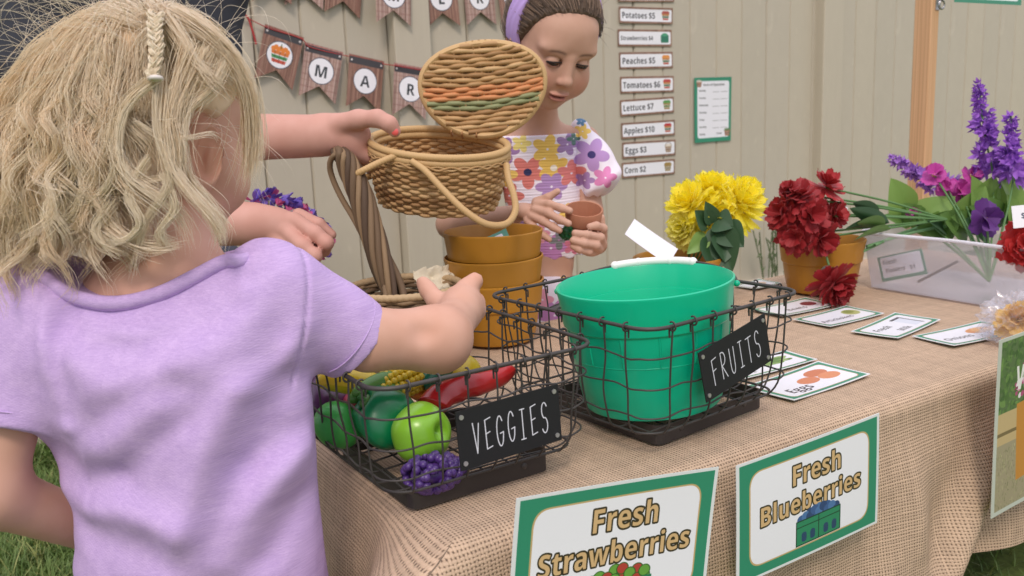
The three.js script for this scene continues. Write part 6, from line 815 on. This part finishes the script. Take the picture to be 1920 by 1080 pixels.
  const print = canvasTex(832, 1120, (c, W, H) => {
    const X = (u) => (u - 900) / 260 * W, Y = (v) => (v - 210) / 350 * H, k = W / 260; c.fillStyle = '#f0eaf6'; c.fillRect(0, 0, W, H);
    const fl = (u, v, r, col, cen, n = 5, rot = 0) => { for (let i = 0; i < n; i++) { const a = rot + i / n * 6.283; dot(c, X(u) + Math.cos(a) * r * 0.6 * k, Y(v) + Math.sin(a) * r * 0.6 * k, r * 0.52 * k, r * 0.36 * k, col, a); } if (cen) dot(c, X(u), Y(v), r * 0.24 * k, r * 0.24 * k, cen); };
    const list = [[994, 318, 30, '#d98078', '#2f3560', 5, 0.3], [1030, 275, 26, '#ebc866', null, 5, 0], [1040, 312, 26, '#ebc562', '#f6efe0', 6, 0.5], [955, 275, 24, '#a684b8', '#3b2c6a'], [1066, 268, 20, '#a487b8', null], [1035, 348, 26, '#b08fc4', null, 6], [1072, 325, 24, '#dc8480', null, 5, 1], [950, 322, 24, '#ebcb70', null], [985, 262, 16, '#efe08a', null], [1078, 258, 12, '#5f7f78', null, 4], [1108, 290, 30, '#b894cc', '#3c3470', 5, 0.2], [1095, 340, 16, '#a684b8', null], [1130, 335, 20, '#e08cc0', null], [1096, 245, 14, '#ebc866', null], [1095, 225, 9, '#5d86a8', null], [960, 365, 24, '#d98078', null], [1000, 395, 20, '#ebc866', null], [1030, 470, 28, '#c58ac4', null, 6], [1045, 455, 18, '#7f8487', null, 4], [1010, 440, 18, '#e7a0b4', null], [975, 430, 24, '#a684b8', null], [1060, 400, 16, '#ebc866', null], [1070, 470, 16, '#d9809a', null], [940, 400, 20, '#d98078', null], [945, 470, 22, '#ebc866', null], [1000, 530, 28, '#e7a0b4', null], [1050, 540, 26, '#b08fc4', null], [1080, 520, 20, '#ebc866', null], [960, 540, 26, '#d98078', null]];
    for (const f of list) fl(...f);
  }); const bump = dataTex(64, 512, (i, j) => { const h = 128 + 110 * Math.sin(j * Math.PI / 4 + 0.6 * Math.sin(i * 0.4)) * (0.8 + 0.2 * Math.sin(i * 0.9)); return [h, h, h]; }, false);
  const cm = phys(0xffffff, 0.8, { map: print, bumpMap: bump, bumpScale: 0.0006 }), cs = phys(0xffffff, 0.8, { map: print });
  const topY = A(1015, 253, 1.9).y, hemY = A(1015, 490, 1.9).y, tc = A(1012, 340, 1.95);
  const bod = (x, y, z) => { const k = sstep(hemY, topY, y), rx = lerp(0.08, 0.087, k) + 0.0004 * Math.sin(y * 640), rz = 0.066 + 0.0004 * Math.sin(y * 640), cx = lerp(tc.x + 0.012, tc.x - 0.001, k), q = Math.hypot((x - cx) / rx, (z - tc.z) / rz); return smax(smax((q - 1) * 0.06, y - topY, 0.003), hemY + 0.003 * Math.sin(x * 190) - y, 0.003); };
  part('smocked_top', planarUV(nets(bod, v3(tc.x - 0.12, hemY - 0.02, tc.z - 0.09), v3(tc.x + 0.12, topY + 0.02, tc.z + 0.09), 0.0036), U), cm, t);
  for (const [sh, w, side] of [[shL, [1120, 343, 1.93], 1], [shR, [905, 335, 1.92], -1]]) { const c = A(...w), m = sh.clone().lerp(c, 0.55), f0 = union([[ellipsoid(m.clone().add(v3(side * 0.006, -0.006, 0)), 0.043, 0.062, 0.05, quat(0, 0, side * 0.3)), 0.01], [capsule(sh.clone().add(v3(-side * 0.012, 0.026, 0)), m, 0.02, 0.036), 0.03], [ellipsoid(c.clone().add(v3(side * 0.008, 0.002, 0)), 0.046, 0.018, 0.046, quat(0, 0, side * 0.55)), 0.025]]);
    const f = (x, y, z) => f0(x, y, z) - 0.0022 * Math.sin(Math.atan2(z - m.z, x - m.x) * 9 + y * 12) * sstep(c.y + 0.07, c.y, y); part('puff_sleeve', planarUV(nets(f, m.clone().addScalar(-0.11), m.clone().addScalar(0.11), 0.004), U), cs, t); }
  { const w0 = A(1025, 512, 1.95).y, f = union([[ellipsoid(A(1025, 590, 1.95), 0.098, 0.09, 0.08), 0.02], [capsule(v3(hip.x - 0.05, hip.y, hip.z), v3(hip.x - 0.055, hip.y - 0.12, hip.z), 0.066, 0.07), 0.03], [capsule(v3(hip.x + 0.05, hip.y, hip.z), v3(hip.x + 0.055, hip.y - 0.12, hip.z), 0.066, 0.07), 0.03]]); part('floral_shorts', planarUV(nets((x, y, z) => smax(smax(f(x, y, z), y - w0, 0.004), hip.y - 0.13 - y, 0.004), v3(hip.x - 0.16, hip.y - 0.16, hip.z - 0.12), v3(hip.x + 0.16, w0 + 0.02, hip.z + 0.12), 0.007), (p) => { const q = U(p); return [q[0], q[1] + 0.35]; }), cs, t); }
}
{ // small clay pot in her hands, and a scrap of green foil behind it
  const c = atD(1095, 392, 1.675), p = thing('clay_pot', 'small terracotta pot held in the hands of the girl', 'pot', c);
  p.quaternion.copy(quat(0, CAM_YAW, 0).multiply(quat(0.33, 0, -0.06)));
  part('pot_body', creased(lathe([[0.0001, -0.062], [0.023, -0.062], [0.0245, -0.06], [0.031, -0.026], [0.0325, -0.025], [0.0355, -0.002], [0.0348, 0.0005], [0.0325, 0.0005], [0.0318, -0.002], [0.029, -0.026], [0.0215, -0.056], [0.0001, -0.056]], 48)), mat(lin(0.46, 0.2, 0.115), 0.82), p);
  single('green_foil', warp(new THREE.IcosahedronGeometry(0.016, 4), (q) => { q.multiplyScalar(0.8 + 0.35 * noise3(q.x * 90, q.y * 90, q.z * 90)); }), phys(lin(0.01, 0.12, 0.04), 0.4), 'crumpled dark green scrap held behind the clay pot', 'foil', atD(1064, 436, 1.675));
}
{ // ============ adult in a dark shirt, beyond the child
  const base = atD(215, 300, 1.72), t = figure('adult in a dark navy shirt standing behind the small child', base), A = t.userData.at; delete t.userData.at;
  const L = [], hq = quat(0.4, 0.9, 0), headC = A(230, -330, 1.7); const P = addHead(L, headC, hq, 1.12, { face: true });
  const hip = A(345, 560, 1.76), shN = A(395, -40, 1.7), shF = A(35, -30, 1.66);
  L.push([capsule(P(0, -0.06, -0.02), A(225, -90, 1.72), 0.055, 0.06), 0.03], [ellipsoid(A(215, 120, 1.72), 0.12, 0.2, 0.09), 0.05], [capsule(A(220, 200, 1.72), hip, 0.09, 0.11), 0.05]);
  // arm to the picnic basket
  const elN = A(345, 262, 1.62), wrN = A(598, 255, 1.5); L.push([capsule(shN, elN, 0.05, 0.042), 0.02], [capsule(elN, wrN, 0.042, 0.0295), 0.02], [capsule(A(455, 256, 1.56), wrN, 0.036, 0.0295), 0.02]);
  L.push([ellipsoid(A(645, 248, 1.5), 0.045, 0.028, 0.018, quat(0, 0, -0.18)), 0.025], [capsule(A(625, 262, 1.5), A(690, 292, 1.52), 0.02, 0.015), 0.015]);
  for (const [pts, r0, r1] of [[[[632, 232, 1.485], [672, 224, 1.475], [708, 222, 1.465], [730, 232, 1.462], [740, 246, 1.468]], 0.0165, 0.0102], [[[680, 270, 1.52], [715, 288, 1.6], [760, 300, 1.64], [800, 312, 1.63]], 0.012, 0.0085], [[[672, 282, 1.525], [712, 306, 1.6], [758, 325, 1.64], [800, 338, 1.625]], 0.012, 0.0085], [[[660, 290, 1.525], [700, 318, 1.59], [745, 345, 1.625], [785, 358, 1.61]], 0.0115, 0.0082]]) chain(L, pts.map((p) => A(...p)), r0, r1, 0.009);
  // the other arm: a loosely closed hand
  const elF = A(110, 400, 1.55), wrF = A(470, 420, 1.49); L.push([capsule(shF.clone().add(v3(0.01, 0, -0.02)), elF, 0.042, 0.038), 0.02], [capsule(elF, wrF, 0.042, 0.031), 0.02], [capsule(A(380, 418, 1.5), wrF, 0.036, 0.031), 0.02]);
  L.push([ellipsoid(A(525, 425, 1.485), 0.044, 0.03, 0.022, quat(0, 0, -0.5)), 0.022], [ellipsoid(A(580, 464, 1.488), 0.027, 0.02, 0.02, quat(0, 0, -0.7)), 0.01]);
  for (const [pts, r0, r1] of [[[[552, 412, 1.48], [592, 438, 1.465], [612, 455, 1.462], [608, 470, 1.485]], 0.0128, 0.0108], [[[535, 432, 1.475], [568, 462, 1.458], [590, 480, 1.455], [580, 492, 1.48]], 0.0128, 0.0108], [[[515, 445, 1.48], [548, 475, 1.465], [572, 492, 1.465], [560, 502, 1.49]], 0.0118, 0.0098], [[[560, 402, 1.5], [598, 420, 1.492], [622, 440, 1.495]], 0.0108, 0.0082], [[[505, 400, 1.51], [560, 425, 1.53], [600, 455, 1.53]], 0.012, 0.009]]) chain(L, pts.map((p) => A(...p)), r0, r1, 0.006);
  const F = union(L);
  const nail = A(741, 246, 1.458), kn = [A(592, 438, 1.46), A(568, 462, 1.46), A(612, 455, 1.46)];
  const g = meshRegions(F, [[v3(-0.3, 0.66, -0.2), v3(0.6, headC.y - 0.1, 0.4), 0.009], [...boxAround([headC], 0.15), 0.006], [...boxAround([A(600, 250, 1.5), A(745, 300, 1.55)], 0.055), 0.0032], [...boxAround([A(500, 420, 1.49), A(610, 470, 1.48)], 0.05), 0.0032]], (p) => { const n = 0.03 * fbm(p.x * 24, p.y * 24, p.z * 24), k = kn.reduce((a, q) => a + Math.exp(-p.distanceToSquared(q) / 0.00012), 0) * 0.5, c = [0.61 + n, 0.335 + n - 0.05 * k, 0.27 + n - 0.05 * k]; return c; });
  part('body', g, skinMat(), t);
  part('thumb_nail', new THREE.SphereGeometry(0.0085, 14, 10).scale(0.75, 1, 0.4).applyQuaternion(quat(0, 0, 0.55)).translate(...A(739, 245, 1.4595).toArray()), phys(lin(0.85, 0.13, 0.12), 0.25, { clearcoat: 0.6 }), t, 'coral polished thumb nail');
  // shirt and trousers
  const f0 = union([[ellipsoid(A(215, 60, 1.72), 0.19, 0.27, 0.125), 0.05], [capsule(A(60, -40, 1.69), A(370, -40, 1.71), 0.085, 0.085), 0.08], [capsule(A(380, -40, 1.7), A(385, 120, 1.67), 0.07, 0.066), 0.05], [capsule(A(45, -40, 1.68), A(62, 140, 1.62), 0.074, 0.07), 0.05], [ellipsoid(A(270, 300, 1.74), 0.15, 0.12, 0.12), 0.06]]);
  const hem = A(260, 370, 1.73).y; part('shirt', nets((x, y, z) => smax(f0(x, y, z) - 0.006 * fbm(x * 9, y * 9, z * 9, 2), hem - y, 0.006), v3(-0.42, hem - 0.03, -0.25), v3(0.42, headC.y - 0.12, 0.25), 0.009), mat(lin(0.022, 0.026, 0.036), 0.85), t);
  const tr = [[ellipsoid(hip, 0.15, 0.14, 0.12), 0.04]]; for (const q of [-1, 1]) tr.push([capsule(v3(hip.x + q * 0.07, hip.y - 0.04, hip.z), v3(hip.x + q * 0.07, 0.1, hip.z), 0.08, 0.055), 0.03]); const ft = union(tr); part('trousers', nets((x, y, z) => smax(ft(x, y, z), y - hem - 0.02, 0.005), v3(hip.x - 0.3, 0.06, hip.z - 0.2), v3(hip.x + 0.3, hem + 0.05, hip.z + 0.2), 0.012), mat(lin(0.06, 0.07, 0.1), 0.85), t);
  for (const q of [-1, 1]) part('shoe', warp(new THREE.SphereGeometry(0.06, 20, 14), (p) => { p.x *= 0.8; p.z *= 2; p.y = Math.max(-0.045, p.y * 0.9); }).translate(hip.x + q * 0.07, 0.047, hip.z + 0.05), mat(lin(0.3, 0.3, 0.3), 0.7), t);
  const hcap = (x, y, z) => { const p = v3(x, y, z).sub(headC).applyQuaternion(hq.clone().invert()).divideScalar(1.12); return smax((Math.hypot(p.x / 0.085, (p.y - 0.036) / 0.093, (p.z + 0.014) / 0.104) - 1) * 0.08, p.z - 0.045 + 0.3 * Math.max(0, 0.08 - p.y), 0.01); }; part('hair', nets(hcap, headC.clone().addScalar(-0.16), headC.clone().addScalar(0.16), 0.008), mat(lin(0.1, 0.06, 0.035), 0.6), t);
}
{ // ruffled garland over the wrist of the closed hand
  const m = [petal(lin(0.2, 0.14, 0.62)), petal(lin(0.62, 0.12, 0.3)), petal(lin(0.28, 0.18, 0.66))], pth = new THREE.CatmullRomCurve3([[470, 378, 1.52], [500, 370, 1.53], [540, 380, 1.54], [575, 400, 1.55], [604, 424, 1.555], [600, 470, 1.57], [550, 490, 1.58]].map((p) => atD(...p))), o = thing('flower_garland', 'ruffled violet and pink garland behind the closed hand', 'garland', pth.getPoint(0)), O = o.position, gs = [[], [], []];
  for (let i = 0; i < 150; i++) { const p = pth.getPointAt(rnd()).sub(O), d = v3(gauss(), gauss(), gauss()).normalize(), k = rnd() < 0.28 ? 1 : rnd() < 0.6 ? 0 : 2; const g = petalGeo(rr(0.016, 0.024), 0.014, rr(-0.2, 0.3), 0.2); aim(g, d, rr(0, 6)).translate(p.x, p.y, p.z); gs[k].push(g); }
  part('violet_ruffle', gs[0], m[0], o); part('pink_ruffle', gs[1], m[1], o); part('lilac_ruffle', gs[2], m[2], o);
}
renderer.render(scene, camera);
